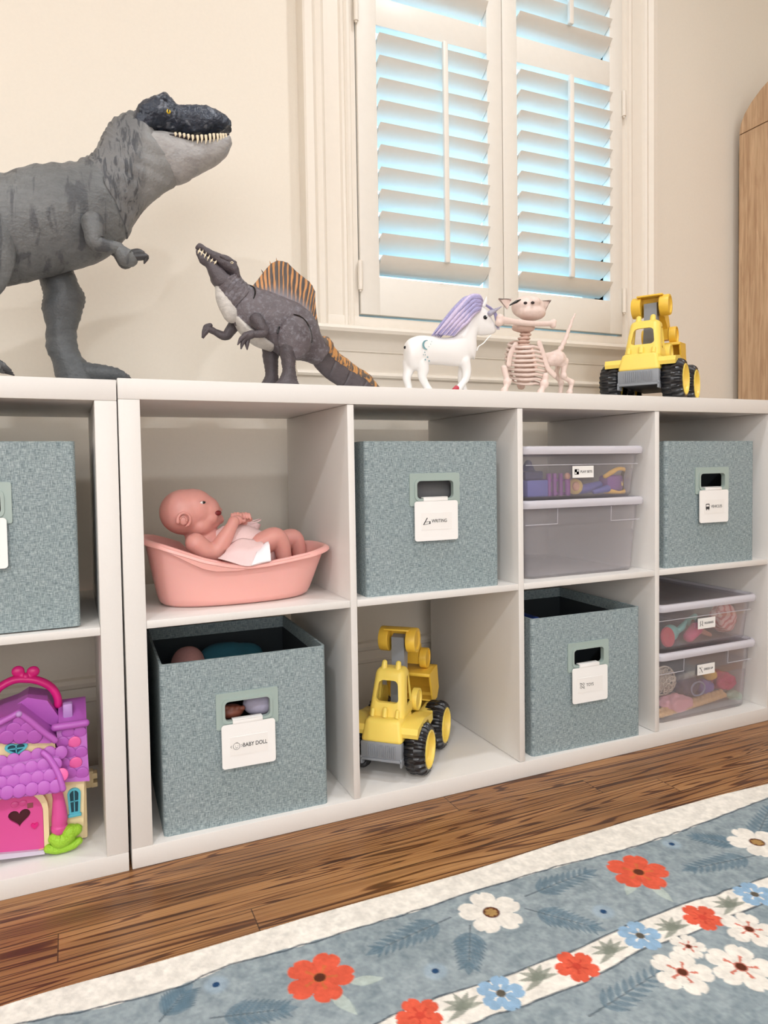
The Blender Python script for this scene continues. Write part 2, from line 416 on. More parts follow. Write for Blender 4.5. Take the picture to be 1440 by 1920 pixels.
# ---------------------------------------------------------------- cube shelving
T_, D_, CW, CH, DEP = .0311, .0121, .335, .3368, .3623
HT = 2*T_+2*CH+D_
M['white'] = plain('white_laminate', (228, 224, 219), .38, 300, .03, .008, .4)
def cube_shelf(ncol, label, loc, ry=0):
    t = thing('cube_shelf', label, 'shelf', (0, 0, 0)); w = 2*T_+ncol*CW+(ncol-1)*D_
    B = lambda n, *b: box_obj(n, b, M['white'], t, r=.0009)
    B('top_board', 0, w, 0, DEP, HT-T_, HT); B('bottom_board', 0, w, 0, DEP, 0, T_)
    B('side_board', 0, T_, .0004, DEP, T_, HT-T_); B('side_board', w-T_, w, .0004, DEP, T_, HT-T_)
    for k in range(ncol):
        x = T_+k*(CW+D_)
        if k: B('divider', x-D_, x, .0008, DEP, T_+.0006, HT-T_-.0006)
        B('shelf_board', x+.0002, x+CW-.0002, .0012, DEP-.002, T_+CH, T_+CH+D_)
    t.location = loc; t.rotation_euler = (0, ry, 0); return t
ZL, ZU, ZT = T_, T_+CH+D_, HT                     # heights of the lower deck, upper deck and top
cube_shelf(4, 'long white cube shelf under the window, four columns wide, holding the bins and toys', (0, 0, 0))
cube_shelf(2, 'white cube shelf at the left, with the pink dollhouse in its lower cube', (-(2*T_+2*CW+D_)-.0045, .0, 0), radians(.22))

# ---------------------------------------------------------------- grey-green linen bins
def linen_mat():
    k = NT('grey_green_linen'); tc = k.n('ShaderNodeTexCoord'); sp = k.n('ShaderNodeSeparateXYZ'); k.t.links.new(tc.outputs['Object'], sp.inputs[0])
    cb = k.n('ShaderNodeCombineXYZ'); k.put(cb.inputs[0], k.math('ADD', sp.outputs[0], k.math('MULTIPLY', sp.outputs[1], 1.37))); k.put(cb.inputs[1], sp.outputs[2])
    def nn(sx, sy, det):
        m = k.n('ShaderNodeMapping'); k.put(m.inputs[0], cb.outputs[0]); m.inputs['Scale'].default_value = (sx, sy, 1); return k.noise(m.outputs[0], 1, det, .65)
    h, v = nn(110, 950, 3), nn(950, 110, 3)
    f = k.math('ADD', k.math('MULTIPLY', h, .5), k.math('MULTIPLY', v, .5))
    c = k.ramp(f, [(.38, srgb(103, 117, 121)), (.50, srgb(144, 157, 160)), (.61, srgb(184, 194, 196))])
    c = k.mix(.25, c, k.ramp(nn(5, 5, 2), [(.3, srgb(215, 232, 228)), (.7, (1, 1, 1, 1))]), 'MULTIPLY')
    k.set(Base_Color=c, Roughness=.9); k.b.inputs['Specular IOR Level'].default_value = .15; k.bump(f, .35, .0008); return k.m
M['linen'] = linen_mat()
M['bin_in'] = plain('bin_inner_shade', (46, 52, 56), .9, 300, .1)  # shade inside the bins, put into the colour of the inner panels
M['grommet'] = plain('pale_green_plastic', (160, 176, 170), .4, 0)
M['card'] = plain('white_card', (246, 244, 241), .45, 0, var=.01)
M['ink'] = plain('grey_ink', (48, 48, 50), .7); M['ink2'] = plain('light_grey_ink', (88, 88, 90), .7)
def bin_body(W, H, D):
    """open fabric box: front at y=0, front panel pierced by the handle hole"""
    b = MB(); w = .004; r = .007
    hole = rrect(-.038, .038, H-.105, H-.071, .008)
    b.plate(rrect(-W/2+r, W/2-r, 0, H, .0004, 1), [hole], w, lambda u, v, d: (u, d, v))
    b.plate([(-W/2, r), (-W/2, D), (W/2, D), (W/2, r), (W/2-w, r), (W/2-w, D-w), (-W/2+w, D-w), (-W/2+w, r)], [], H, lambda u, v, d: (u, v, d))
    for s in (-1, 1):      # rounded upright corners
        pts = [(s*(W/2-r+r*sin(a)), r-r*cos(a)) for a in [radians(x) for x in range(0, 91, 15)]]+[(s*(W/2-w), r), (s*(W/2-r), w)]
        b.plate(pts, [], H, lambda u, v, d: (u, v, d))
    b.box(-W/2+.003, W/2-.003, .003, D-.003, .0015, .006)
    return b
def icon_face(I):   # round child face
    I.tube([(.0055*cos(a), 0, .0055*sin(a)) for a in [2*pi*k/18 for k in range(18)]], .0003, 4, closed=True)
    I.tube([(-.0075+.002*cos(a), 0, .0015*sin(a)) for a in [pi/2+pi*k/6 for k in range(7)]], .0003, 4).tube([(.0075-.002*cos(a), 0, .0015*sin(a)) for a in [pi/2+pi*k/6 for k in range(7)]], .0003, 4)
    for x in (-.002, .002): I.ell((x, 0, .0005), .0005, u=6, w=4)
    I.tube([(-.0018, 0, -.0022), (0, 0, -.003), (.0018, 0, -.0022)], .0003, 4); I.tube([(-.001, 0, .006), (.001, 0, .0048), (.002, 0, .0062)], .0003, 4)
def icon_pen(I):
    I.tube([(-.006, 0, -.005), (.001, 0, .006)], .0008, 5).tube([(-.007, 0, -.0055), (-.003, 0, -.001), (.005, 0, -.0005), (.0062, 0, -.004), (-.002, 0, -.0052), (-.007, 0, -.0055)], .0004, 4)
    I.box(.0052, .0075, -.0002, 0, -.005, 0)
def icon_toys(I):
    for dx, dz in ((-.003, .003), (.003, .003), (-.003, -.003), (.003, -.003)):
        I.tube([(dx+.0022*cos(a), 0, dz+.0022*sin(a)) for a in [2*pi*k/10 for k in range(10)]], .0004, 4, closed=True)
    I.tube([(-.006, 0, .006), (-.002, 0, .004)], .0004, 4).tube([(.002, 0, -.004), (.006, 0, -.0065)], .0004, 4)
def icon_bus(I):
    I.plate(rrect(-.0055, .0055, -.0055, .0065, .0015), [rrect(-.0042, .0042, .0003, .0046, .0006)], .0002, lambda u, v, d: (u, -d, v))
    for x in (-.0035, .0035): I.box(x-.0011, x+.0011, -.0002, 0, -.0075, -.0055)
def make_bin(name, label, loc, text, icon, rz=0):
    W, H, D = .272, .2745, .27
    t = thing(name, label, 'bin', (0, 0, 0), group='grey-green linen bins in the cube shelves')
    body = bin_body(W, H, D).build('bin_body', M['linen'], t, sharp=50, keep=False)
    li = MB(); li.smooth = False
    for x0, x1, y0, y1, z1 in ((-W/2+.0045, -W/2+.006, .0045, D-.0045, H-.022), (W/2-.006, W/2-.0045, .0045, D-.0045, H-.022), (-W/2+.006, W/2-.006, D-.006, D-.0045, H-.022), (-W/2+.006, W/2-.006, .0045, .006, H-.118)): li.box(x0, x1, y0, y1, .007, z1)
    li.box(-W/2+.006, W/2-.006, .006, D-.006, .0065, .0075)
    li.build('inner_shade_panels', M['bin_in'], t, flat=True)
    g = MB(); g.plate(rrect(-.051, .051, H-.117, H-.058, .003), [rrect(-.0385, .0385, H-.1055, H-.0705, .008)], .0035, lambda u, v, d: (u, .001-d, v))
    g.plate(rrect(-.0415, .0415, H-.108, H-.068, .009), [rrect(-.037, .037, H-.104, H-.072, .007)], .010, lambda u, v, d: (u, .0055-d, v))
    g.build('handle_frame', M['grommet'], t, sharp=30)
    p = MB(); z1 = H-.1085; p.plate(rrect(-.044, .044, z1-.072, z1, .005), [], .0016, lambda u, v, d: (u, -.0058-d, v))
    p.box(-.0255, .0235, -.0074, -.0045, z1-.001, z1+.007, r=.0006).box(-.0255, .0235, -.0074, .005, z1+.005, z1+.0072, r=.0006)
    pl = p.build('label_holder', M['card'], t, sharp=30)
    st = MB(); st.box(-.031, .031, -.0078, -.0073, z1-.052, z1-.021); st.build('sticker', plain('sticker_paper', (243, 240, 236), .5, var=.01), t)
    if text:
        I = MB(); icon(I); M2 = Matrix.Translation((-.0205, -.0079, z1-.0365))
        I.v = [tuple(M2 @ Vector(v)) for v in I.v]; I.build('icon', M['ink'], t)
        text_mesh(text[0], text[1], 'lettering', M[text[3] if len(text) > 3 else 'ink'], t, (-.0105, -.0080, z1-.0365), text[2])
    t.location = loc; t.rotation_euler = (0, 0, rz); return t
make_bin('fabric_bin', 'grey-green linen bin labelled WRITING, in the upper cube right of the doll bath', (.5385, .012, ZU), ('WRITING', .0085, .031), icon_pen, radians(-1.0))
make_bin('fabric_bin', 'large grey-green linen bin labelled BABY DOLL, in the lower cube under the pink bath', (.1855, .012, ZL), ('BABY DOLL', .0092, .040), icon_face, radians(-1.2))
make_bin('fabric_bin', 'grey-green linen bin labelled TOYS, in the lower cube under the clear boxes', (.886, .008, ZL), ('TOYS', .0085, .018, 'ink2'), icon_toys, radians(-1.4))
make_bin('fabric_bin', 'grey-green linen bin labelled VEHICLES, in the upper right cube below the yellow truck', (1.236, .010, ZU), ('VEHICLES', .0085, .034, 'ink2'), icon_bus, 0)
make_bin('fabric_bin', 'grey-green linen bin above the dollhouse, in the upper cube of the left shelf', (-.197, .015, ZU), None, None, radians(-.3))

# contents glimpsed in the bins
def cloth_lump(name, label, cat, c, r, m, seed=0, amp=.35, parent=None, fr=14):
    b = MB(); b.ell((0, 0, 0), 1, u=40, w=24)
    V = []
    for v in b.v:
        v = Vector(v); q = Vector((v.x*r[0], v.y*r[1], v.z*r[2]))
        V.append(tuple(Vector(c)+q*(1+amp*noise.noise(q*fr+Vector((seed, 0, 0)))*1.2)))
    b.v = V; o = b.build(name, m, parent, sharp=60)
    return tag(o, label, cat)
M['teal'] = plain('teal_cloth', (34, 92, 108), .9, 200, .2); M['pinkcloth'] = plain('dusty_pink_cloth', (205, 150, 145), .9, 200, .2)
M['bluep'] = plain('dark_blue_plastic', (28, 54, 120), .4); M['greenp'] = plain('green_plastic', (50, 120, 50), .4)
M['brownskin'] = plain('brown_doll_vinyl', (128, 72, 56), .45); M['lilaccloth'] = plain('lilac_grey_cloth', (170, 165, 185), .85, 200, .2)
cloth_lump('doll_blanket', 'dark teal blanket bundled inside the baby doll bin', 'blanket', (.200, .17, .254), (.060, .06, .045), M['teal'], 1)
cloth_lump('doll_dress', 'dusty pink doll dress beside the teal blanket in the bin', 'doll clothes', (.112, .16, .247), (.032, .05, .040), M['pinkcloth'], 5)
cloth_lump('doll_sock', 'pale lilac doll cloth seen through the handle hole of the baby doll bin', 'doll clothes', (.215, .045, .215), (.028, .022, .022), M['lilaccloth'], 8)
# small brown doll foot behind the handle hole
dt = thing('small_doll', 'brown vinyl doll foot seen through the handle hole of the baby doll bin', 'doll', (.165, .05, .19), group=None)
f = MB(); f.ell((.165, .045, .205), (.022, .016, .012))
for k in range(5): f.ell((.149+.0085*k, .036, .2155-.0012*k), .0048 if k else .006, u=10, w=8)
f.build('foot', M['brownskin'], dt, remesh=.0018, smooth_it=2)
tag(MB().ell((.815, .12, .250), (.045, .06, .030)).box(.80, .82, .07, .17, .255, .292, r=.006).build('toy_boat', M['bluep'], remesh=.003, smooth_it=3), 'dark blue plastic toy inside the toys bin', 'toy')
tag(MB().ell((.855, .07, .225), (.04, .03, .035)).cyl((.855, .07, .2), (.885, .07, .262), .012).build('toy_cup', M['greenp'], remesh=.003, smooth_it=3), 'green plastic toy at the front of the toys bin', 'toy')
M['bag'] = plain('clear_crinkled_bag', (225, 225, 228), .15, 60, .8, Transmission_Weight=.85, IOR=1.2, ndist=.004)
cloth_lump('plastic_bag', 'crinkled clear plastic bag inside the writing bin', 'bag', (.5385, .07, ZU+.18), (.06, .035, .05), M['bag'], 3, .5)

# ---------------------------------------------------------------- clear storage boxes
k = NT('clear_polypropylene'); k.t.nodes.remove(k.b)
tr = k.n('ShaderNodeBsdfTransparent'); tr.inputs[0].default_value = (.985, .98, .99, 1)
df = k.n('ShaderNodeBsdfDiffuse'); df.inputs[0].default_value = (.97, .94, .97, 1); tl = k.n('ShaderNodeBsdfTranslucent'); tl.inputs[0].default_value = (.93, .90, .93, 1)
gl = k.n('ShaderNodeBsdfGlossy'); gl.inputs['Roughness'].default_value = .08
a1 = k.n('ShaderNodeMixShader'); a1.inputs[0].default_value = .5; k.t.links.new(df.outputs[0], a1.inputs[1]); k.t.links.new(tl.outputs[0], a1.inputs[2])
a2 = k.n('ShaderNodeMixShader'); a2.inputs[0].default_value = .13; k.t.links.new(tr.outputs[0], a2.inputs[1]); k.t.links.new(a1.outputs[0], a2.inputs[2])
lw = k.n('ShaderNodeLayerWeight'); lw.inputs[0].default_value = .25
a3 = k.n('ShaderNodeMixShader'); k.t.links.new(k.math('MULTIPLY', lw.outputs['Fresnel'], .35), a3.inputs[0]); k.t.links.new(a2.outputs[0], a3.inputs[1]); k.t.links.new(gl.outputs[0], a3.inputs[2])
k.t.links.new(a3.outputs[0], k.t.nodes['Material Output'].inputs[0]); M['clear'] = k.m; clear_mix = a2
k2 = k.m.copy(); k2.name = 'milky_polypropylene'; M['milky'] = k2; [n for n in k2.node_tree.nodes if n.name == a2.name][0].inputs[0].default_value = .24
M['lidm'] = plain('frosted_lid_plastic', (236, 233, 240), .18, 0, var=.01, Transmission_Weight=.35, IOR=1.3)
M['lidtop'] = M['clear']
def clear_box(label, loc, H, mat, text=None, icon=None, tx=0, tz=None, W=.318, D=.34, group=None, rz=0):
    t = thing('storage_box', label, 'storage box', (0, 0, 0), group=group)
    w0, w1 = W/2-.022, W/2-.012; b = MB(); th = .0016
    def ring(w, d0, d1, z, r=.018): return [(x, y, z) for x, y in rrect(-w, w, d0, d1, r, 6)]
    R = [ring(w0-.004, .018, D-.022, .0, .014), ring(w0, .013, D-.018, .006), ring(w1-.002, .010, D-.013, H*.72), ring(w1, .008, D-.012, H*.72+.001), ring(w1+.001, .007, D-.011, H-.008), ring(w1+.005, .003, D-.007, H-.007), ring(w1+.005, .003, D-.007, H-.001),
         ring(w1-.001, .0095, D-.0135, H-.002), ring(w1-.0015, .0095, D-.0135, H*.72+.002), ring(w0+.002-th, .015, D-.020, .008), ring(w0-.006, .021, D-.026, .0035, .012)]
    n = len(R[0]); vs = [p for r in R for p in r]; fs = [[i*n+k, i*n+(k+1) % n, (i+1)*n+(k+1) % n, (i+1)*n+k] for i in range(len(R)-1) for k in range(n)]
    fs += [list(range(n))[::-1], [(len(R)-1)*n+k for k in range(n)]]
    b.add(vs, fs); b.build('box_body', mat, t, sharp=30)
    # pressed step lines below the lid
    zz = H*.72
    if H > .12:
        for sx in (-1, 1):
            MB().tube([(sx*(w1-.001), .0085, H-.038), (sx*(w1-.078), .0085, H-.038), (sx*(w1-.078), .0075, H-.008)], .0009, 6).build('pressed_rib', M['lidm'], t)
    else: MB().tube([(-w1+.004, .0085, zz), (w1-.004, .0085, zz)], .0008, 6).build('pressed_rib', M['lidm'], t)
    L = MB(); LR = [ring(w1+.006, .001, D-.005, H-.006, .02), ring(w1+.011, -.004, D, H-.005, .024), ring(w1+.0122, -.0055, D+.001, H, .025), ring(w1+.0122, -.0055, D+.001, H+.006, .025), ring(w1+.009, -.003, D-.002, H+.0105, .024), ring(w1+.004, .002, D-.007, H+.011, .02), ring(w1+.001, .006, D-.011, H+.006, .018), ring(w1+.001, .006, D-.011, H+.0045, .018), ring(w1+.004, .002, D-.006, H+.003, .018)]
    vs = [p for r in LR for p in r]; m = len(LR); fs = [[i*n+k, i*n+(k+1) % n, (i+1) % m*n+(k+1) % n, (i+1) % m*n+k] for i in range(m) for k in range(n)]
    L.add(vs, fs); lid = L.build('lid', M['lidm'], t, sharp=35)
    P = MB(); rr = rrect(-w1, w1, .006, D-.011, .018, 6); P.plate(rr, [], .0014, lambda u, v, d: (u, v, H+.0045+d)); P.build('lid_panel', M['clear'], lid)
    if text:
        tz = tz if tz else H*.45
        q = MB(); q.box(tx-.027, tx+.027, .0062, .0068, tz-.012, tz+.012); q.build('label_sticker', M['card'], t)
        I = MB(); icon(I); I.v = [(v[0]*.9+tx-.0165, .0058, v[2]*.9+tz) for v in I.v]; I.build('icon', M['ink'], t)
        text_mesh(text[0], .0068, 'lettering', M['ink2'], t, (tx-.0075, .0058, tz), text[1])
    t.location = loc; t.rotation_euler = (0, 0, rz); return t
def icon_grid(I):
    I.plate([(-.006, -.006), (.006, -.006), (.006, .006), (-.006, .006)], [[(x-.0022, z-.0022), (x+.0022, z-.0022), (x+.0022, z+.0022), (x-.0022, z+.0022)] for x, z in ((-.0028, -.0028), (.0028, .0028))], .0002, lambda u, v, d: (u, -d, v))
def icon_fig(I):
    for s in (-1, 1): I.tube([(s*.003, 0, .006), (s*.0042, 0, .001), (s*.002, 0, -.002), (s*.0045, 0, -.006)], .0009, 5)
def icon_wand(I):
    I.tube([(-.002, 0, .005), (.005, 0, -.007)], .0008, 5).ell((-.004, 0, .005), .0016, u=6, w=4).ell((.003, 0, .006), .0012, u=6, w=4)
    I.tube([(-.005, 0, -.007), (-.003, 0, -.004)], .0004, 4)
c3 = T_+2*(CW+D_)+CW/2; c4 = T_+3*(CW+D_)+CW/2
clear_box('tall clear plastic box, the lower of two in the third upper cube, nearly empty', (c3+.0022, .018, ZU), .147, M['milky'])
clear_box('shallow clear plastic box labelled PLAY SETS, stacked on the tall box', (c3, .017, ZU+.1585), .0955, M['clear'], ('PLAY SETS', .030), icon_grid, -.004, .054)
clear_box('tall clear plastic box labelled DRESS UP, at the bottom of the right lower cube', (c4, .018, ZL), .150, M['clear'], ('DRESS UP', .028), icon_wand, -.002, .108)
clear_box('shallow clear plastic box labelled FIGURINES, stacked on the dress up box', (c4, .017, ZL+.1615), .0955, M['clear'], ('FIGURINES', .028), icon_fig, -.002, .052)

# ---------------------------------------------------------------- flat-woven floral rug: pattern is pile colour on a fine mesh
def make_rug():
    outer = [(-0.222,-0.232),(-0.16,-0.225),(-0.088,-0.223),(0.002,-0.228),(0.108,-0.226),(0.225,-0.224),(0.296,-0.225),(0.45,-0.227),(0.57,-0.221),(0.806,-0.215),(1.01,-0.216),(1.113,-0.224),(1.366,-0.222)]
    navy1 = [(-0.217,-0.261),(-0.115,-0.27),(-0.049,-0.281),(0.032,-0.284),(0.091,-0.273),(0.178,-0.277),(0.236,-0.277),(0.353,-0.278),(0.441,-0.273),(0.55,-0.275),(0.738,-0.284),(0.823,-0.28),(1.001,-0.267),(1.061,-0.263),(1.304,-0.261)]
    b_up = [(0.096,-0.43),(0.215,-0.431),(0.282,-0.427),(0.387,-0.431),(0.473,-0.431),(0.564,-0.425),(0.649,-0.423),(0.729,-0.423),(0.842,-0.427),(1.038,-0.426)]
    b_lo = [(0.173,-0.472),(0.323,-0.475),(0.404,-0.479),(0.476,-0.477),(0.56,-0.466),(0.637,-0.47),(0.792,-0.465),(0.972,-0.467)]
    f = lambda pts, x: np.interp(x, [p[0] for p in pts], [p[1] for p in pts])
    x0, x1, res = -.42, 1.55, .0016; ncol = int((x1-x0)/res); depth = .62; nrow = int(depth/res)
    xs = np.linspace(x0, x1, ncol); yo = f(outer, xs); yo = np.convolve(np.pad(yo, 30, 'edge'), np.ones(61)/61, 'valid')
    X = np.repeat(xs[None], nrow, 0); Dp = np.linspace(0, depth, nrow)[:, None]; Y = yo[None]-Dp*np.ones_like(X)
    rng = np.random.RandomState(3)
    def vn(sx, sy, seed):           # smooth value noise on the rug plane
        r = np.random.RandomState(seed); g = r.rand(700, 700); u = (X-x0)/sx; v = (Y+1.2)/sy
        i = np.floor(u).astype(int) % 699; j = np.floor(v).astype(int) % 699; a = u-np.floor(u); b = v-np.floor(v); a = a*a*(3-2*a); b = b*b*(3-2*b)
        return g[i, j]*(1-a)*(1-b)+g[i+1, j]*a*(1-b)+g[i, j+1]*(1-a)*b+g[i+1, j+1]*a*b
    C = np.zeros((nrow, ncol, 3)); lin = lambda c: np.array(srgb(*c)[:3])
    blue = lin((148, 160, 165)); cream = lin((236, 230, 220)); navy = lin((66, 78, 88)); red = lin((222, 96, 72)); dark = lin((92, 118, 134))
    C[:] = blue; mot = .55*vn(.010, .010, 1)+.45*vn(.0035, .0035, 2)
    C += (mot[..., None]-.5)*np.array([.16, .16, .15]); C += ((vn(.05, .05, 4)-.5)*.05)[..., None]
    def paint(mask, col, a=1.0, var=.10):
        m = np.clip(mask, 0, 1)[..., None]*a; c = col*(1+(mot[..., None]-.5)*var*2); C[:] = C*(1-m)+c*m
    aa = lambda d, w=.0012: np.clip(.5-d/w, 0, 1)      # signed distance to coverage
    wob = (vn(.02, .02, 9)-.5)*.004; yn = f(navy1, X); yu = f(b_up, X); yl = f(b_lo, X)
    def seg(ax, ay, bx, by, r0, r1=None):
        r1 = r0 if r1 is None else r1; dx, dy = bx-ax, by-ay; t = np.clip(((X-ax)*dx+(Y-ay)*dy)/(dx*dx+dy*dy+1e-12), 0, 1)
        return np.hypot(X-ax-t*dx, Y-ay-t*dy)-(r0+(r1-r0)*t)
    def leaf(ax, ay, bx, by, w):
        dx, dy = bx-ax, by-ay; L = sqrt(dx*dx+dy*dy); u = ((X-ax)*dx+(Y-ay)*dy)/L; v = np.abs((Y-ay)*dx-(X-ax)*dy)/L
        tt = np.clip(u/L, 0, 1); return np.where((u > 0) & (u < L), v-w*np.sin(pi*tt**.8), 1)
    def spray(ax, ay, bx, by, w, col=dark, n=9, alpha=.62):
        dx, dy = bx-ax, by-ay; L = sqrt(dx*dx+dy*dy); ux, uy = dx/L, dy/L
        paint(aa(seg(ax, ay, bx, by, .0012, .0006)), navy, .7)
        for k in range(n):
            t = .18+.8*k/n; px, py = ax+dx*t, ay+dy*t; ll = w*(1.05-.55*t)
            for s in (-1, 1):
                qx = px+ux*ll*.85-uy*s*ll*.8; qy = py+uy*ll*.85+ux*s*ll*.8
                paint(aa(leaf(px, py, qx, qy, ll*.17)), col, alpha); paint(aa(seg(px, py, qx, qy, .0003), .0008), navy, .4)
        paint(aa(leaf(ax+dx*.85, ay+dy*.85, bx+ux*w*.4, by+uy*w*.4, w*.2)), col, alpha)
    def flower(cx, cy, r, col, n=5, rot=0.0, centre=None, rc=.17, star=None, edge=None):
        th = np.arctan2(Y-cy, X-cx)+rot; rr = np.hypot(X-cx, Y-cy)
        ph = np.abs(((th*n/(2*pi)) % 1)-.5)*2; R = r*(.54+.46*np.clip(1-(1-ph)**2.2, 0, 1)**.5)*(1-.10*np.clip((ph-.86)/.14, 0, 1))+wob*.5
        if edge is not None: paint(aa(rr-R-.001), edge, .5)
        paint(aa(rr-R), col)
        paint(np.clip((.13-np.abs(1-ph-1))/.13, 0, 1)*(rr < R*.86)*(rr > r*.3), col*.72, .5)
        if star is not None: paint(aa(rr-r*(.20+.30*(ph > .8))), star, .85)
        if centre is not None: paint(aa(rr-r*rc), centre)
    brown = lin((96, 52, 38)); orange = lin((206, 112, 66)); pale = lin((186, 198, 190)); grey = lin((132, 138, 126)); lb = lin((146, 178, 206)); gold = lin((176, 140, 88))
    sprays = [(0.381,-0.309),(0.26,-0.326),(0.396,-0.334),(0.353,-0.402),(0.482,-0.336),(0.541,-0.412),(0.498,-0.314),(0.621,-0.308),(0.003,-0.328),(0.037,-0.293),(0.055,-0.347),(0.137,-0.37),(0.88,-0.381),(0.754,-0.364),(0.889,-0.356),(0.837,-0.3),(0.911,-0.352),(1.038,-0.285),(0.434,-0.52),(0.568,-0.501),(0.476,-0.486),(0.585,-0.468)]
    for k in range(0, len(sprays)-4, 2): spray(*sprays[k], *sprays[k+1], .030)
    spray(*sprays[-4], *sprays[-3], .026); 
    for a, b in [(-0.207,-0.268),(-0.188,-0.261)][:0]: pass
    pl = [(0.188,-0.365),(0.204,-0.413),(0.214,-0.362),(0.254,-0.373),(0.662,-0.35),(0.626,-0.374),(0.676,-0.37),(0.672,-0.413)]
    for k in range(0, len(pl), 2): paint(aa(leaf(*pl[k], *pl[k+1], .008)), pale, .85)
    R5 = [(0.185,-0.339),(0.683,-0.338)]
    for (x, y), r in zip(R5, (.042, .045)): flower(x, y, r, red, 5, .3, brown, .17, orange, lin((200, 150, 130)))
    W5 = [(0.436,-0.323),(0.913,-0.355)]
    for x, y in W5: flower(x, y, .0445, cream, 5, 1.1, brown, .26, None, lin((190, 195, 195))); flower(x, y, .009, gold, 6, 0)
    for x, y in [(0.07,-0.299),(0.314,-0.389),(0.571,-0.389),(0.787,-0.302)]:
        paint(aa(np.hypot(X-x, Y-y)-.014, .006), lin((160, 178, 192)), .7); paint(aa(np.hypot(X-x, Y-y)-.0045), lin((44, 74, 110)))
    # bands
    paint(aa(yn-Y-wob), cream, var=.12); paint(aa(np.abs(Y-yn-wob)-.0014), navy, .9)
    band = aa(Y-yu-wob)*aa(yl-Y+wob); paint(band, cream, var=.12)
    paint(aa(np.abs(Y-yu-wob)-.0014), navy, .9); paint(aa(np.abs(Y-yl-wob)-.0014), navy, .9)
    for x, y in [(0.24,-0.458),(0.316,-0.451),(0.419,-0.45),(0.527,-0.451),(0.63,-0.452),(0.739,-0.449),(0.87,-0.448)]:
        for a in (-.2, .35, .9, 1.6, 2.3, 2.9): paint(aa(leaf(x-.012*cos(a), y-.006*sin(a), x+.026*cos(a), y+.022*sin(a), .0045)), grey, .8)
        paint(aa(leaf(x+.01, y, x-.028, y-.012, .004)), grey, .8)
    for x, y in [(0.266,-0.442),(0.472,-0.454),(0.682,-0.453)]: flower(x, y, .027, red, 5, .8, None, .2, lin((200, 70, 56)))
    for x, y in [(0.365,-0.452),(0.58,-0.446),(0.789,-0.447)]: flower(x, y, .028, lb, 5, .2, lin((96, 90, 80)), .2, cream)
    for (x, y), r in zip([(0.578,-0.515),(0.648,-0.538),(0.62,-0.486),(0.718,-0.494)], (.036, .040, .022, .034)): flower(x, y, r, cream*1.0, 5, .5, brown, .16, lin((206, 96, 70)), lin((205, 200, 192)))
    C = np.clip(C*(.93+.14*mot[..., None]), 0.001, 1)
    Z = np.where(Dp < .003, .0005+Dp*1.4, .0045)+(vn(.09, .11, 12)-.5)*.0035*np.clip(Dp/.02, 0, 1)+(rng.rand(nrow, ncol)-.5)*.0003
    me = bpy.data.meshes.new('floral_rug'); nv = nrow*ncol
    me.vertices.add(nv); co = np.stack([X, Y, np.broadcast_to(Z, X.shape)], -1).astype(np.float32).ravel(); me.vertices.foreach_set('co', co)
    i = np.arange(nrow-1)[:, None]*ncol+np.arange(ncol-1)[None]; q = np.stack([i, i+ncol, i+ncol+1, i+1], -1).reshape(-1, 4)
    me.loops.add(q.size); me.loops.foreach_set('vertex_index', q.ravel().astype(np.int32)); me.polygons.add(len(q))
    me.polygons.foreach_set('loop_start', np.arange(0, q.size, 4, dtype=np.int32)); me.update(calc_edges=True)
    me.polygons.foreach_set('use_smooth', np.ones(len(q), bool))
    at = me.color_attributes.new('pile', 'FLOAT_COLOR', 'POINT'); at.data.foreach_set('color', np.concatenate([C, np.ones((nrow, ncol, 1))], -1).astype(np.float32).ravel())
    k = NT('floral_rug'); ca = k.n('ShaderNodeVertexColor', layer_name='pile'); k.set(Base_Color=ca.outputs[0], Roughness=.95); k.b.inputs['Specular IOR Level'].default_value = .1
    k.bump(k.noise(k.coord(), 500, 3), .4, .001); me.materials.append(k.m)
    o = bpy.data.objects.new('floral_rug', me); COL.objects.link(o)
    tag(o, 'grey-blue floral rug with a cream border, red and white flowers, on the wood floor', 'rug')
make_rug()

# ---------------------------------------------------------------- grey tyrannosaur toy
def hide_mat(name, c1, c2, stripe=None, sscale=(1, 1, 1), sfreq=8, rough=.5, bs=.5, cell=260, thr=.5):
    k = NT(name); v = k.coord(); n1 = k.noise(v, 14, 4, .6)
    c = k.ramp(n1, [(.3, srgb(*c1)), (.7, srgb(*c2))])
    if stripe:
        w = k.noise(k.coord(sscale), sfreq, 3, .5, .4); c = k.mix(k.ramp(w, [(thr-.03, (0, 0, 0, 1)), (thr+.06, (1, 1, 1, 1))]), c, srgb(*stripe))
    vo = k.n('ShaderNodeTexVoronoi'); k.put(vo.inputs['Vector'], v); vo.inputs['Scale'].default_value = cell
    wr = k.noise(k.coord((1, 1, 2.2)), 60, 4, .6, 1.0)
    k.set(Base_Color=k.mix(.25, c, k.ramp(wr, [(.35, srgb(120, 120, 122)), (.6, (1, 1, 1, 1))]), 'MULTIPLY'), Roughness=rough)
    k.bump(k.math('ADD', k.math('MULTIPLY', vo.outputs['Distance'], .6), k.math('MULTIPLY', wr, 1.2)), bs, .0018); return k.m
M['rex'] = hide_mat('rex_hide', (100, 102, 103), (118, 120, 120), (80, 82, 85), (1.6, 1.0, .30), 40, thr=.57)
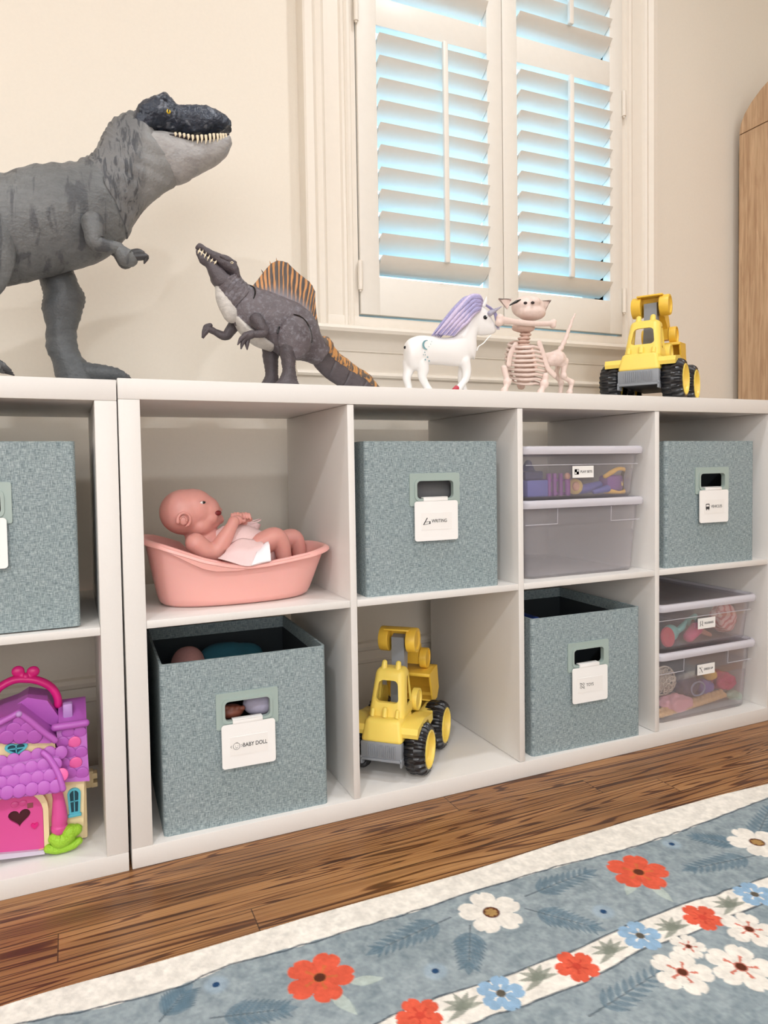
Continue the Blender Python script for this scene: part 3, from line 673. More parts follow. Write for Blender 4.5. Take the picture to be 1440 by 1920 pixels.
def neck_mat():
    k = NT('rex_neck_hide'); v = k.coord(); tc = k.n('ShaderNodeTexCoord'); sp = k.n('ShaderNodeSeparateXYZ'); k.t.links.new(tc.outputs['Object'], sp.inputs[0])
    base = k.ramp(k.noise(v, 14, 4), [(.3, srgb(100, 101, 102)), (.7, srgb(120, 120, 120))])
    w = k.noise(k.coord((1.5, 1, .35)), 75, 4, .6, .8); base = k.mix(k.ramp(w, [(.5, (0, 0, 0, 1)), (.6, (1, 1, 1, 1))]), base, srgb(68, 70, 74))
    thr = k.math('ADD', sp.outputs[0], k.math('MULTIPLY', k.math('SUBTRACT', k.noise(v, 30, 3), .5), .03)); pale = k.math('MULTIPLY', k.math('SUBTRACT', thr, .050), 60); pale.node.use_clamp = True
    k.set(Base_Color=k.mix(pale, base, srgb(136, 136, 135)), Roughness=.5); k.bump(k.math('ADD', w, k.noise(v, 200, 3)), .7, .002); return k.m
M['rexneck'] = neck_mat()
M['rexshade'] = hide_mat('rex_shaded_limb_hide', (74, 78, 81), (92, 95, 97), None)  # darker hide copy: shade on the far leg and arm put into colour
M['rexjaw'] = hide_mat('rex_jaw_hide', (152, 150, 150), (176, 173, 170), None, bs=.45)
M['rexhead'] = hide_mat('rex_crown_hide', (30, 40, 56), (58, 66, 80), (120, 126, 136), (1, 1, 1), 60, .35, .8, thr=.60)
M['tooth'] = plain('ivory_teeth', (236, 222, 192), .4); M['mouth'] = plain('dark_mouth', (40, 26, 28), .5)
M['eyey'] = plain('yellow_eye', (232, 200, 60), .15); M['black'] = plain('black_gloss', (14, 14, 16), .15)
M['claw'] = plain('dark_claw', (62, 62, 64), .35)
RY = .14
rex = thing('toy_dinosaur', 'large grey tyrannosaur toy with a dark head, standing on the shelf at the left edge', 'toy dinosaur', (-.09, RY, ZT))
def St(tops, bots, ws, ys): return [(a, b, w, y) for a, b, w, y in zip(tops, bots, ws, ys)]
def ridges(fr, amp):
    return lambda co: amp*(noise.noise(co*fr)+.5*noise.noise(co*fr*2.3))
def wrinkle(p, t, a):       # deep slanting folds of the neck and ridge scallops on the spine
    s = sin(t*95+3*noise.noise(p*30)); d = .0011*s*max(0, cos(a*1.0)+.25)
    return p+Vector((0, 0, d if cos(a) > 0 else d*.4))
tops = [(-0.469,0.994),(-0.383,0.992),(-0.311,1.011),(-0.25,1.039),(-0.214,1.056),(-0.178,1.064),(-0.154,1.072),(-0.118,1.09),(-0.081,1.101),(-0.048,1.109),(-0.025,1.123)]
bots = [(-0.469,0.991),(-0.386,0.976),(-0.317,0.978),(-0.257,0.983),(-0.223,0.946),(-0.188,0.905),(-0.157,0.902),(-0.111,0.917),(-0.056,0.937),(-0.006,0.96),(0.036,1.006)]
b = MB(); b.loft(St(tops, bots, [.002, .011, .024, .034, .047, .062, .068, .070, .068, .058, .046], [RY]*11), 40, 9, 1.0, wrinkle)
body = b.build('torso', M['rex'], rex, disp=ridges(55, .0016), sharp=180)
tops = [(-0.03,1.119),(-0.017,1.131),(-0.006,1.154),(0.001,1.169),(0.012,1.187),(0.036,1.205),(0.057,1.211)]
bots = [(0.032,0.998),(0.047,1.03),(0.064,1.053),(0.084,1.073),(0.099,1.086),(0.114,1.099),(0.107,1.113)]
b = MB(); b.loft(St(tops, bots, [.048, .0475, .043, .040, .038, .036, .022], [RY]*7), 48, 12, 1.0,
    lambda p, t, a: p+Vector((.0016*sin(a*9+5*noise.noise(p*40)+t*6)*abs(sin(a)), (-1 if p.y < RY else 1)*.0016*sin(cos(a)*9+t*26+4*noise.noise(p*35))*abs(sin(a)), .0012*sin(t*75) if cos(a) > .7 else 0)))
b.build('neck', M['rexneck'], rex, disp=ridges(90, .0012), sharp=180)
# lower jaw
tops = [(0.048,1.167),(0.064,1.175),(0.092,1.181),(0.12,1.182),(0.149,1.182),(0.178,1.189),(0.202,1.195),(0.209,1.193)]
bots = [(0.05,1.158),(0.063,1.132),(0.087,1.113),(0.115,1.099),(0.15,1.12),(0.183,1.143),(0.203,1.163),(0.21,1.18)]
b = MB(); b.loft(St(tops, bots, [.020, .033, .036, .034, .030, .026, .018, .005], [RY]*8), 40, 8, .9)
b.build('lower_jaw', M['rexjaw'], rex, disp=lambda co: .0016*noise.noise(co*55)+.0009*noise.noise(Vector((co.x*60, co.y*60, co.z*240))), sharp=180)
# upper skull
tops = [(0.039,1.182),(0.052,1.211),(0.066,1.228),(0.083,1.236),(0.095,1.245),(0.108,1.236),(0.119,1.228),(0.142,1.233),(0.168,1.234),(0.191,1.23),(0.206,1.219),(0.212,1.21)]
bots = [(0.043,1.17),(0.053,1.165),(0.067,1.172),(0.084,1.179),(0.095,1.182),(0.106,1.182),(0.117,1.183),(0.14,1.184),(0.167,1.19),(0.19,1.198),(0.205,1.205),(0.212,1.206)]
b = MB(); b.loft(St(tops, bots, [.012, .030, .036, .037, .036, .034, .031, .029, .028, .025, .018, .005], [RY]*12), 72, 12, .85)
sk = b.build('skull', M['rexhead'], rex, disp=lambda co: .0030*noise.noise(co*70)+.0014*noise.noise(co*190)+.0007*noise.noise(co*420), sharp=180)
m_ = MB(); l_ = [(0.102,1.168),(0.13,1.169),(0.159,1.174),(0.188,1.184),(0.202,1.192)]
m_.tube([(x, RY-.0265+.003*i*(i > 2), z) for i, (x, z) in enumerate(l_)], [.002, .004, .0045, .004, .002], 10, sub=5); m_.build('gum', M['mouth'], rex)
tt = [(0.11,1.17,14),(0.117,1.171,18),(0.124,1.171,18),(0.131,1.171,22),(0.138,1.171,26),(0.146,1.172,36),(0.153,1.174,34),(0.16,1.175,40),(0.167,1.178,42),(0.174,1.181,36),(0.181,1.183,36),(0.187,1.186,34),(0.192,1.188,32),(0.197,1.19,28),(0.201,1.192,30)]
for i, (x, z, l) in enumerate(tt):
    y = RY-.0315+max(0, i-8)*.0030; l = l/3130*1.08; t_ = MB(); t_.tube([(x, y, z+.001), (x+.0004, y-.0008, z-l*.5), (x-.0005, y, z-l)], [.0024, .0020, .0004], 8, rnd=False); t_.build('tooth', M['tooth'], rex)
ex, ez = [(0.099,1.203)][0]
e_ = MB(); e_.ell((ex, RY-.0335, ez), (.0042, .003, .0036)); ey = e_.build('eye', M['eyey'], rex); MB().ell((ex+.0003, RY-.0362, ez), (.0012, .0008, .0026)).build('pupil', M['black'], ey)
for (x, z), r in zip([(0.063,1.2),(0.081,1.213),(0.093,1.223)], (.010, .012, .010)):
    MB().ell((x, RY-.026, z), (r, .010, r*.85)).build('brow_knob', M['rexhead'], rex, disp=ridges(90, .002), sharp=180)
# arms
def chain(pts, rad, yo, name, mat, parent, n=16, sub=5, **kw):
    b = MB(); b.tube([(x, y, z) for (x, z), y in zip(pts, yo)], rad, n, sub=sub); return b.build(name, mat, parent, sharp=180, **kw)
sh = [(-0.024,0.995),(-0.023,0.98),(-0.021,0.964),(-0.007,0.96),(0.013,0.96)]
arm = chain(sh, [.0175, .0160, .0135, .0105, .0090], [RY-.067, RY-.072, RY-.075, RY-.074, RY-.070], 'arm', M['rex'], rex, disp=ridges(80, .001))
hd = [(0.013,0.957),(0.023,0.947),(0.029,0.944)]; chain(hd, [.010, .0150, .0120], [RY-.070]*3, 'hand', M['rex'], arm)
for dy, pts in ((-.006, [(780,1040),(825,1035),(850,1030),(858,1068)]), (.006, [(775,1010),(815,1000),(845,1020),(838,1050)])):
    pass
for i, pts in enumerate(([(0.032,0.947),(0.044,0.949),(0.053,0.949),(0.05,0.939)], [(0.032,0.955),(0.042,0.958),(0.049,0.956),(0.054,0.949)])):
    chain(pts, [.0065, .0062, .0052, .0012], [RY-.073+.010*i]*4, 'claw', M['claw'], arm)
sh = [(0.006,0.997),(0.019,0.99),(0.031,0.976)]
arm = chain(sh, [.010, .010, .0135], [RY+.058]*3, 'arm', M['rexshade'], rex)
chain([(0.034,0.976),(0.047,0.981),(0.054,0.981)], [.008, .005, .0012], [RY+.056]*3, 'claw', M['claw'], arm)
# far leg (fully in view) and near leg (its front edge in view)
def rex_leg(dx, yc, mat, name):
    tp = [(x+dx, z) for x, z in [(-0.109,0.939),(-0.103,0.92),(-0.1,0.9),(-0.103,0.881),(-0.097,0.85),(-0.099,0.819),(-0.09,0.794),(-0.086,0.773),(-0.084,0.759)]]
    bt = [(x+dx, z) for x, z in [(-0.054,0.952),(-0.044,0.925),(-0.035,0.904),(-0.04,0.88),(-0.049,0.853),(-0.05,0.823),(-0.038,0.798),(-0.018,0.776),(-0.016,0.762)]]
    b = MB(); b.loft(St(tp, bt, [.030, .036, .036, .033, .025, .023, .026, .030, .030], [yc]*9), 32, 6)
    lg = b.build('leg', mat, rex, disp=lambda co: .0018*noise.noise(co*55)+.0007*sin(co.z*900+6*noise.noise(co*25)), sharp=180)
    for k, dy in enumerate((-.022, 0, .020)):
        pts = [(x+dx, z) for x, z in [(-0.04,0.778),(-0.013,0.776),(0.009,0.774),(0.024,0.769)]]
        chain(pts, [.016, .0135, .010, .0055], [yc+dy*.5, yc+dy, yc+dy*1.3, yc+dy*1.4], 'toe', mat, lg, disp=lambda co: .0008*sin(co.x*700))
        q = pts[-1]; chain([(q[0]-.002, q[1]+.001), (q[0]+.012, q[1]-.007)], [.006, .0012], [yc+dy*1.4]*2, 'toe_claw', M['claw'], lg, sub=0)
    return lg
rex_leg(0, RY+.045, M['rexshade'], 'far'); rex_leg(-.180, RY-.045, M['rex'], 'near')
th = [(-0.181,0.947)][0]
b = MB(); b.ell((th[0]-.012, RY-.055, th[1]), (.061, .026, .088), u=36, w=24); b.build('thigh', M['rex'], rex, disp=ridges(60, .0012), sharp=180)

# ---------------------------------------------------------------- sail-backed dinosaur toy
def spino_mat():
    k = NT('spino_hide'); v = k.coord(); tc = k.n('ShaderNodeTexCoord'); sp = k.n('ShaderNodeSeparateXYZ'); k.t.links.new(tc.outputs['Object'], sp.inputs[0])
    c = k.ramp(k.noise(v, 22, 4, .6), [(.3, srgb(80, 72, 76)), (.7, srgb(108, 100, 104))])
    c = k.mix(k.ramp(k.noise(v, 120, 4, .7), [(.5, (0, 0, 0, 1)), (.68, (.75,)*3)]), c, srgb(136, 134, 142))
    vo = k.n('ShaderNodeTexVoronoi'); k.put(vo.inputs['Vector'], v); vo.inputs['Scale'].default_value = 420
    k.set(Base_Color=c, Roughness=.5); k.bump(k.math('ADD', vo.outputs['Distance'], k.noise(v, 90, 4)), .5, .0013); return k.m
M['sp'] = spino_mat(); M['spd'] = hide_mat('spino_leg_hide', (72, 65, 69), (94, 86, 90), cell=420); M['spbelly'] = hide_mat('spino_belly_hide', (196, 190, 184), (212, 207, 200), cell=420, bs=.25)
def stripe_mat(name, ang, fr, c1=(72, 66, 66), c2=(198, 142, 82), d=.35):
    k = NT(name); tc = k.n('ShaderNodeTexCoord'); mp = k.n('ShaderNodeMapping'); k.t.links.new(tc.outputs['Object'], mp.inputs[0]); mp.inputs['Rotation'].default_value = (0, ang, 0); mp.inputs['Scale'].default_value = (1, 1, .16)
    n = k.noise(mp.outputs[0], fr, 3, .55, d); c = k.ramp(n, [(.46, srgb(*c1)), (.53, srgb(*c2)), (.75, srgb(214, 160, 104))])
    k.set(Base_Color=c, Roughness=.55); k.bump(n, .5, .0015); return k.m
k = NT('striped_sail'); ca = k.n('ShaderNodeVertexColor', layer_name='hide'); k.set(Base_Color=ca.outputs[0], Roughness=.55); k.bump(k.noise(k.coord((1, 1, .3)), 300, 3), .5, .0012); M['sail'] = k.m; M['tailtop'] = stripe_mat('striped_tail_crest', radians(-38), 190, (96, 86, 80), d=.2)
SY = .095
spi = thing('toy_dinosaur', 'dark grey sail-backed dinosaur toy with an orange striped sail, looking up left', 'toy dinosaur', (.29, SY, ZT))
tops = [(0.227,0.927),(0.242,0.923),(0.26,0.918),(0.289,0.91),(0.32,0.898),(0.342,0.878),(0.353,0.85),(0.37,0.828)]
bots = [(0.19,0.875),(0.205,0.85),(0.232,0.829),(0.263,0.817),(0.289,0.803),(0.313,0.802),(0.332,0.799),(0.347,0.794)]
b = MB(); b.loft(St(tops, bots, [.020, .027, .033, .037, .036, .032, .025, .019], [SY]*8), 40, 8)
b.build('torso', M['sp'], spi, disp=ridges(90, .0012), sharp=180)
tops = [(0.214,0.867),(0.228,0.853),(0.245,0.841),(0.262,0.832)]
bots = [(0.194,0.873),(0.208,0.849),(0.234,0.828),(0.264,0.817)]
b = MB(); b.loft([(bb_, tt_, w, SY) for tt_, bb_, w in zip([tops[0]]+list(tops[1:]), bots, (.0165, .024, .029, .020))], 28, 6)
b.v = [(x-.0012, y, z-.0020) for x, y, z in b.v]; b.build('belly', M['spbelly'], spi, sharp=180)
tops = [(0.207,0.947),(0.213,0.937),(0.221,0.93),(0.232,0.923)]
bots = [(0.169,0.922),(0.172,0.909),(0.18,0.894),(0.19,0.876)]
b = MB(); b.loft(St(tops, bots, [.0165, .0185, .020, .0215], [SY]*4), 36, 9, 1, lambda p, t, a: p+Vector((0, (-1 if p.y < SY else 1)*.0007*sin(t*34+cos(a)*5), 0)))
b.build('neck', M['sp'], spi, disp=ridges(110, .0010), sharp=180)
tops = [(0.189,0.894),(0.182,0.906),(0.175,0.918),(0.198,0.883)]
b = MB(); l_ = [(0.171,0.917),(0.176,0.903),(0.183,0.89),(0.192,0.876)]
b.tube([(x+.003, SY, z) for x, z in l_], [.008, .0125, .015, .0165], 20, sub=5); b.build('throat', M['spbelly'], spi, sharp=180)
# head
tops = [(0.135,0.982),(0.14,0.988),(0.145,0.988),(0.157,0.982),(0.172,0.976),(0.187,0.973),(0.198,0.967),(0.204,0.959),(0.209,0.941)]
bots = [(0.136,0.979),(0.14,0.978),(0.144,0.978),(0.155,0.969),(0.167,0.961),(0.176,0.953),(0.188,0.944),(0.197,0.937),(0.205,0.93)]
b = MB(); b.loft(St(tops, bots, [.002, .0055, .006, .0065, .009, .0125, .0155, .0165, .012], [SY]*9), 32, 7, .9)
b.build('skull', M['spd'], spi, disp=ridges(120, .0010), sharp=180)
tops = [(0.137,0.977),(0.14,0.976),(0.154,0.968),(0.167,0.959),(0.178,0.951),(0.192,0.94),(0.204,0.937)]
bots = [(0.137,0.969),(0.142,0.958),(0.152,0.951),(0.158,0.937),(0.163,0.923),(0.175,0.917),(0.197,0.922)]
b = MB(); b.loft(St(tops, bots, [.003, .0055, .0075, .011, .015, .0165, .0135], [SY]*7), 32, 7, .9)
b.build('lower_jaw', M['spd'], spi, disp=ridges(110, .0009), sharp=180)
tt = [(0.137,0.975),(0.14,0.974),(0.142,0.974),(0.145,0.972),(0.148,0.97),(0.15,0.968),(0.153,0.966),(0.155,0.964),(0.158,0.962),(0.16,0.96),(0.163,0.959),(0.166,0.957),(0.168,0.956)]
for i, (x, z) in enumerate(tt):
    for sgn in (1, -1):
        if (i+sgn) % 2: continue
        y = SY-.0068-.00045*max(0, i-3); t_ = MB(); L = .0052 if i < 9 else .0038
        t_.tube([(x, y, z+.0015*sgn), (x-.0014*sgn, y-.0004, z-L*.5*sgn), (x-.002*sgn, y, z-L*sgn)], [.0011, .0009, .0002], 6, rnd=False); t_.build('tooth', M['tooth'], spi)
ex, ez = [(0.193,0.958)][0]
e_ = MB().ell((ex, SY-.0155, ez), (.0026, .002, .0022)).build('eye', M['tooth'], spi); MB().ell((ex-.0006, SY-.0172, ez), (.001, .0007, .0012)).build('pupil', M['black'], e_)
cr = [(0.175,0.968),(0.186,0.964),(0.199,0.96)]; MB().tube([(x, SY-.012, z) for x, z in cr], [.002, .004, .003], 10, sub=4).build('brow_ridge', M['spd'], spi)
# sail with ribbed edge and little spines
so_ = [(0.23,0.925),(0.24,0.937),(0.248,0.948),(0.256,0.958),(0.265,0.968),(0.276,0.974),(0.286,0.974),(0.295,0.972),(0.304,0.964),(0.314,0.956),(0.323,0.95),(0.334,0.943),(0.34,0.936),(0.345,0.926),(0.345,0.907),(0.347,0.884),(0.351,0.861)]
si_ = [(0.234,0.917),(0.242,0.912),(0.25,0.909),(0.257,0.907),(0.265,0.905),(0.274,0.904),(0.282,0.902),(0.291,0.899),(0.299,0.895),(0.307,0.892),(0.314,0.889),(0.32,0.884),(0.327,0.88),(0.332,0.872),(0.336,0.865),(0.34,0.857),(0.345,0.847)]
b = MB(); vs = []; NS = 14; n = len(so_)*8-7; rows = 14
oi = lambda L, t: tuple(np.array(L[min(int(t), len(L)-2)])*(1-(t-min(int(t), len(L)-2)))+np.array(L[min(int(t), len(L)-2)+1])*(t-min(int(t), len(L)-2)))
for i in range(n):
    o_ = oi(so_, i/8); q = oi(si_, i/8)
    for s in (-1, 1):
        for j in range(rows):
            f = j/(rows-1); w = .0008+.0075*(1-f)**2+.0010*(1-abs(sin(i*pi/8)))*(.3+f)*.8
            vs.append((q[0]*(1-f)+o_[0]*f, SY+s*w, q[1]*(1-f)+o_[1]*f))
fs = []
for i in range(n-1):
    for s in range(2):
        for j in range(rows-1):
            a = i*2*rows+s*rows+j; fs.append([a, a+1, a+2*rows+1, a+2*rows])
    a = i*2*rows+rows-1; fs.append([a, a+rows, a+3*rows, a+2*rows])
    a = i*2*rows; fs.append([a, a+rows, a+3*rows, a+2*rows])
fs += [[j for j in range(rows)]+[rows+j for j in range(rows)][::-1], [(n-1)*2*rows+j for j in range(rows)]+[(n-1)*2*rows+rows+j for j in range(rows)][::-1]]
b.add(vs, fs); sl = b.build('sail', M['sail'], spi, sharp=70, keep=False)
at = sl.data.color_attributes.new('hide', 'FLOAT_COLOR', 'POINT'); cc = []
for i in range(n):
    for s in (-1, 1):
        for j in range(rows):
            f = j/(rows-1); nn_ = noise.noise(Vector((i*.23, f*3.1, s*2))); w = sin(i*2*pi/NS*2+1.2+nn_*1.3)-.15+.5*(1-f)*-1+(.5 if i < n*.2 else 0)*f
            a = min(1, max(0, w*2.2+.4)); g = min(1, max(0, (f-.12)*3.2)); dk = np.array(srgb(82, 76, 74)); orr = np.array(srgb(206, 146, 90)); gr = np.array(srgb(134, 130, 136))
            c_ = dk*(1-a)+orr*a; c_ = gr*(1-g)+c_*g; cc += list(c_[:3]*(1+.25*noise.noise(Vector((i*.9, j*.9, 3)))))+[1]
at.data.foreach_set('color', cc)
for (x, z), a in zip([(0.25,0.951),(0.264,0.967),(0.275,0.973)], (120, 105, 92)):
    MB().tube([(x, SY, z), (x+.006*cos(radians(a)), SY, z+.006*sin(radians(a)))], [.0012, .0002], 6, rnd=False).build('spine', M['tailtop'], sl)
# tail in jointed sections, drooping behind the front edge
tt = [(0.363,0.838),(0.374,0.826),(0.388,0.817),(0.422,0.8),(0.459,0.783),(0.487,0.759),(0.495,0.752)]; tb = [(0.338,0.798),(0.352,0.786),(0.369,0.774),(0.401,0.758),(0.438,0.748),(0.473,0.744),(0.488,0.746)]
for a, b_, nm in ((0, 3, 0), (2, 4, 1), (3, 5, 1), (4, 7, 1)):
    b = MB(); ws = [.017, .016, .0145, .012, .010, .006, .002]
    b.loft(St(tt[a:b_], tb[a:b_], ws[a:b_], [SY+.008*k for k in range(a, b_)]), 28, 6)
    sg = b.build('tail_section', M['spd'], spi, disp=ridges(110, .0009), sharp=180)
    c_ = MB(); m = b_-a; pts = [((tt[k][0]*.88+tb[k][0]*.12), SY+.008*k-.001, tt[k][1]*.88+tb[k][1]*.12) for k in range(a, b_)]
    c_.tube(pts, [w*.80+.0012 for w in ws[a:b_]], 18, sub=6); c_.build('crest', M['tailtop'], sg, disp=ridges(140, .0018), sharp=180)
tip = [(0.472,0.771),(0.487,0.758),(0.493,0.752)]; MB().tube([(x, SY+.045, z) for x, z in tip], [.006, .006, .002], 14, sub=3).build('tail_tip', plain('orange_tip', (222, 118, 66), .5), spi)
# arms
a_ = chain([(0.229,0.861),(0.234,0.851),(0.239,0.84),(0.228,0.836),(0.215,0.835)], [.0125, .0105, .0085, .0065, .0055], [SY-.032, SY-.037, SY-.040, SY-.040, SY-.040], 'arm', M['spd'], spi, disp=ridges(100, .0008))
chain([(0.218,0.835),(0.208,0.831)], [.007, .0075], [SY-.040]*2, 'hand', M['spd'], a_, sub=0)
for i, p in enumerate(([(0.208,0.833),(0.199,0.826),(0.193,0.816)], [(0.208,0.831),(0.202,0.82),(0.199,0.81)], [(0.212,0.829),(0.21,0.818),(0.21,0.81)])):
    chain(p, [.0042, .0038, .0012], [SY-.044+.003*i]*3, 'finger', M['spd'], a_)
a_ = chain([(0.206,0.866),(0.195,0.85),(0.186,0.842),(0.17,0.848),(0.158,0.853)], [.011, .0095, .0080, .0060, .0062], [SY+.026]*5, 'arm', M['spd'], spi, disp=ridges(100, .0008))
for p in ([(0.158,0.855),(0.151,0.849),(0.147,0.837)], [(0.158,0.852),(0.152,0.844),(0.149,0.836)], [(0.161,0.858),(0.153,0.855),(0.148,0.845)]):
    chain(p, [.0045, .0040, .0012], [SY+.024]*3, 'finger', M['spd'], a_)
# legs
def spleg(dx, yc, front):
    tp = [(x+dx, z) for x, z in [(0.266,0.828),(0.266,0.81),(0.269,0.792),(0.27,0.777),(0.264,0.764),(0.256,0.754),(0.254,0.747)]]
    bt = [(x+dx, z) for x, z in [(0.304,0.822),(0.295,0.809),(0.294,0.793),(0.293,0.781),(0.295,0.765),(0.3,0.755),(0.301,0.749)]]
    b = MB(); b.loft(St(tp, bt, [.014, .014, .0125, .0115, .013, .015, .015], [yc]*7), 28, 6)
    lg = b.build('leg', M['spd'], spi, disp=lambda co: .0010*noise.noise(co*90)+.0004*sin(co.z*1500), sharp=180)
    for dy in (-.009, 0, .009):
        p = [(x+dx, z) for x, z in [(0.267,0.754),(0.258,0.751),(0.25,0.746)]]; chain(p, [.0065, .0055, .0015], [yc+dy*.5, yc+dy, yc+dy*1.2], 'toe', M['spd'], lg)
    return lg
spleg(.002, SY-.032, 1); lg = spleg(-.0135, SY+.024, 0)
th = [(0.295,0.835)][0]
b = MB(); b.ell((th[0], SY-.033, th[1]), (.0300, .016, .038), u=36, w=24); b.build('thigh', M['sp'], spi, disp=ridges(90, .0009), sharp=180)
jd = MB(); jd.tube([(th[0]+.0305*cos(a), SY-.0335, th[1]+.001+.0385*sin(a)) for a in [radians(-10+k*14) for k in range(14)]], .0017, 8); jd.build('hip_joint_groove', M['black'], spi)
ng = [(0.223,0.926),(0.23,0.919),(0.229,0.905),(0.221,0.891),(0.206,0.88),(0.19,0.876)]; MB().tube([(x, SY-.0235*sin(pi*(i+.35)/5.7), z) for i, (x, z) in enumerate(ng)], .0015, 6, sub=4).build('neck_joint_groove', M['black'], spi)

# ---------------------------------------------------------------- white unicorn toy
UY = .10
M['uni'] = plain('pearl_white_plastic', (240, 238, 236), .3, 0, var=.01); M['lav'] = plain('lavender_hair', (168, 162, 204), .5, 240, .4, .12); M['lav2'] = plain('pale_lilac_hair', (206, 192, 222), .5, 240, .4, .1)
M['horn'] = plain('glitter_horn', (172, 168, 184), .25, 500, .6); M['tealdecal'] = plain('teal_decal', (112, 156, 164), .4); M['redhoof'] = plain('red_hoof', (190, 60, 76), .4)
uni = thing('toy_unicorn', 'white toy unicorn with lavender mane and a teal moon on its flank', 'toy unicorn', (.61, UY, ZT))
tops = [(0.526,0.838),(0.53,0.849),(0.541,0.857),(0.559,0.862),(0.579,0.862),(0.6,0.86),(0.618,0.861),(0.633,0.866),(0.648,0.873),(0.662,0.877)]
bots = [(0.526,0.828),(0.528,0.811),(0.535,0.798),(0.551,0.794),(0.573,0.805),(0.599,0.807),(0.623,0.806),(0.644,0.806),(0.664,0.812),(0.678,0.829)]
b = MB(); b.loft(St(tops, bots, [.003, .014, .0185, .020, .019, .0185, .0185, .018, .0165, .010], [UY]*10), 32, 6)
tops = [(0.63,0.862),(0.645,0.879),(0.661,0.901),(0.675,0.92),(0.689,0.931),(0.695,0.931)]; bots = [(0.681,0.82),(0.685,0.842),(0.684,0.858),(0.687,0.87),(0.695,0.882),(0.698,0.896)]
b.loft(St(tops, bots, [.015, .0145, .0125, .0115, .011, .009], [UY]*6), 32, 6)
tops = [(0.68,0.923),(0.695,0.931),(0.711,0.922),(0.722,0.905),(0.729,0.894),(0.732,0.886)]; bots = [(0.682,0.887),(0.69,0.871),(0.704,0.87),(0.717,0.872),(0.726,0.875),(0.732,0.879)]
b.loft(St(tops, bots, [.009, .0115, .0105, .0085, .0075, .004], [UY]*6), 32, 6)
def leg(pts, rad, y): b.tube([(x, y, z) for x, z in pts], rad, 16, sub=5)
leg([(0.558,0.809),(0.561,0.794),(0.559,0.781),(0.566,0.767),(0.573,0.755),(0.575,0.748)], [.013, .0115, .0085, .0072, .0085, .009], UY-.007)
leg([(0.538,0.811),(0.537,0.793),(0.533,0.78),(0.537,0.765),(0.538,0.749)], [.012, .0105, .0082, .0070, .0085], UY+.009)
leg([(0.654,0.816),(0.658,0.798),(0.656,0.782),(0.65,0.774),(0.641,0.763),(0.637,0.76)], [.0115, .0098, .0082, .0065, .0072, .007], UY-.007)
leg([(0.663,0.814),(0.658,0.793),(0.656,0.777),(0.661,0.761),(0.662,0.752)], [.011, .0095, .0075, .0072, .009], UY+.009)
ub = b.build('body', M['uni'], uni, remesh=.0019, smooth_it=12, sharp=180)
hf = [(0.633,0.761),(0.628,0.759)]; MB().tube([(x, UY-.009, z) for x, z in hf], [.0062, .004], 12).build('hoof', M['redhoof'], uni)
def strand(nm, pts, rad, dy, mat, par=uni, n=8): return MB().tube([(x, UY+d, z) for (x, z), d in zip(pts, dy)], rad, n, sub=6).build(nm, mat, par, sharp=180)
mane = MB(); mane2 = MB()
A = [(0.695,0.938),(0.683,0.944),(0.664,0.941),(0.646,0.926),(0.627,0.907),(0.609,0.887),(0.587,0.864)]; Bm = [(0.69,0.92),(0.683,0.917),(0.673,0.911),(0.662,0.901),(0.653,0.89),(0.642,0.881),(0.627,0.863)]
for k in range(13):
    f = k/12; pts = [(a[0]*(1-f)+c[0]*f, UY+(-.0125-.006*sin(pi*i/6)+.0012*sin(k*2.1+i)) if i else UY-.008, a[1]*(1-f)+c[1]*f) for i, (a, c) in enumerate(zip(A, Bm))]
    (mane if k % 3 else mane2).tube(pts, [.0030, .0042, .0046, .0046, .0044, .0040, .0012], 8, sub=6)
for k in range(6):
    f = k/5; pts = [(a[0]*(1-f*.6)+c[0]*f*.6, UY+.004+.002*k, a[1]*(1-f*.6)+c[1]*f*.6) for i, (a, c) in enumerate(zip(A, Bm))]
    mane.tube(pts, [.003, .005, .005, .005, .0045, .004, .001], 8, sub=5)
mane.build('mane', M['lav'], uni, sharp=180); mane2.build('mane_highlight', M['lav2'], uni, sharp=180)
fl = MB()
for k in range(4):
    fl.tube([(x+.0012*k, UY-.004-.0008*k, z) for x, z in [(0.695,0.933),(0.711,0.927),(0.725,0.916),(0.73,0.899),(0.733,0.883)]], [.0010, .0014, .0014, .0012, .0004], 7, sub=5)
fl.build('forelock', M['lav'], uni, sharp=180)
h0, h1 = [(0.712,0.913),(0.74,0.929)]; hb = MB(); N = 40; hp = []
for i in range(N): t = i/(N-1); hp.append((h0[0]*(1-t)+h1[0]*t, UY-.011, h0[1]*(1-t)+h1[1]*t))
hb.tube(hp, [0.0050*(1-i/(N-1))+.0006+.0005*sin(i*1.3) for i in range(N)], 12); hb.build('horn', M['horn'], uni, sharp=180)
for dy in (-.006, .006):
    q = [(0.7,0.929),(0.705,0.937),(0.707,0.947)]; MB().tube([(x, UY+dy, z) for x, z in q], [.0045, .0036, .0006], 10, sub=3, flat=(.5, (0, 1, 0))).build('ear', M['uni'], uni)
ex, ez = [(0.7,0.904)][0]; e_ = MB().ell((ex, UY-.0115, ez), (.0046, .0022, .0042)).build('eye', M['black'], uni)
MB().ell((ex+.001, UY-.0135, ez+.0014), .0008, u=8, w=6).build('eye_glint', M['uni'], e_)
nx, nzz = [(0.727,0.886)][0]; MB().ell((nx, UY-.0065, nzz), (.0012, .0008, .0016), u=8, w=6).build('nostril', M['lav2'], uni)
dc = MB(); mx, mz = [(0.561,0.84)][0]
def onflank(u, v, d): return (u, UY-.0226-d, v)
out = [(mx+.0092*cos(a), mz+.0092*sin(a)) for a in [radians(75+k*10) for k in range(21)]]; inn = [(mx+.0025+.0078*cos(a), mz+.0078*sin(a)) for a in [radians(262-k*8.5) for k in range(21)]]
dc.plate(out+inn, [], .0004, onflank); dc.build('moon_decal', M['tealdecal'], uni)
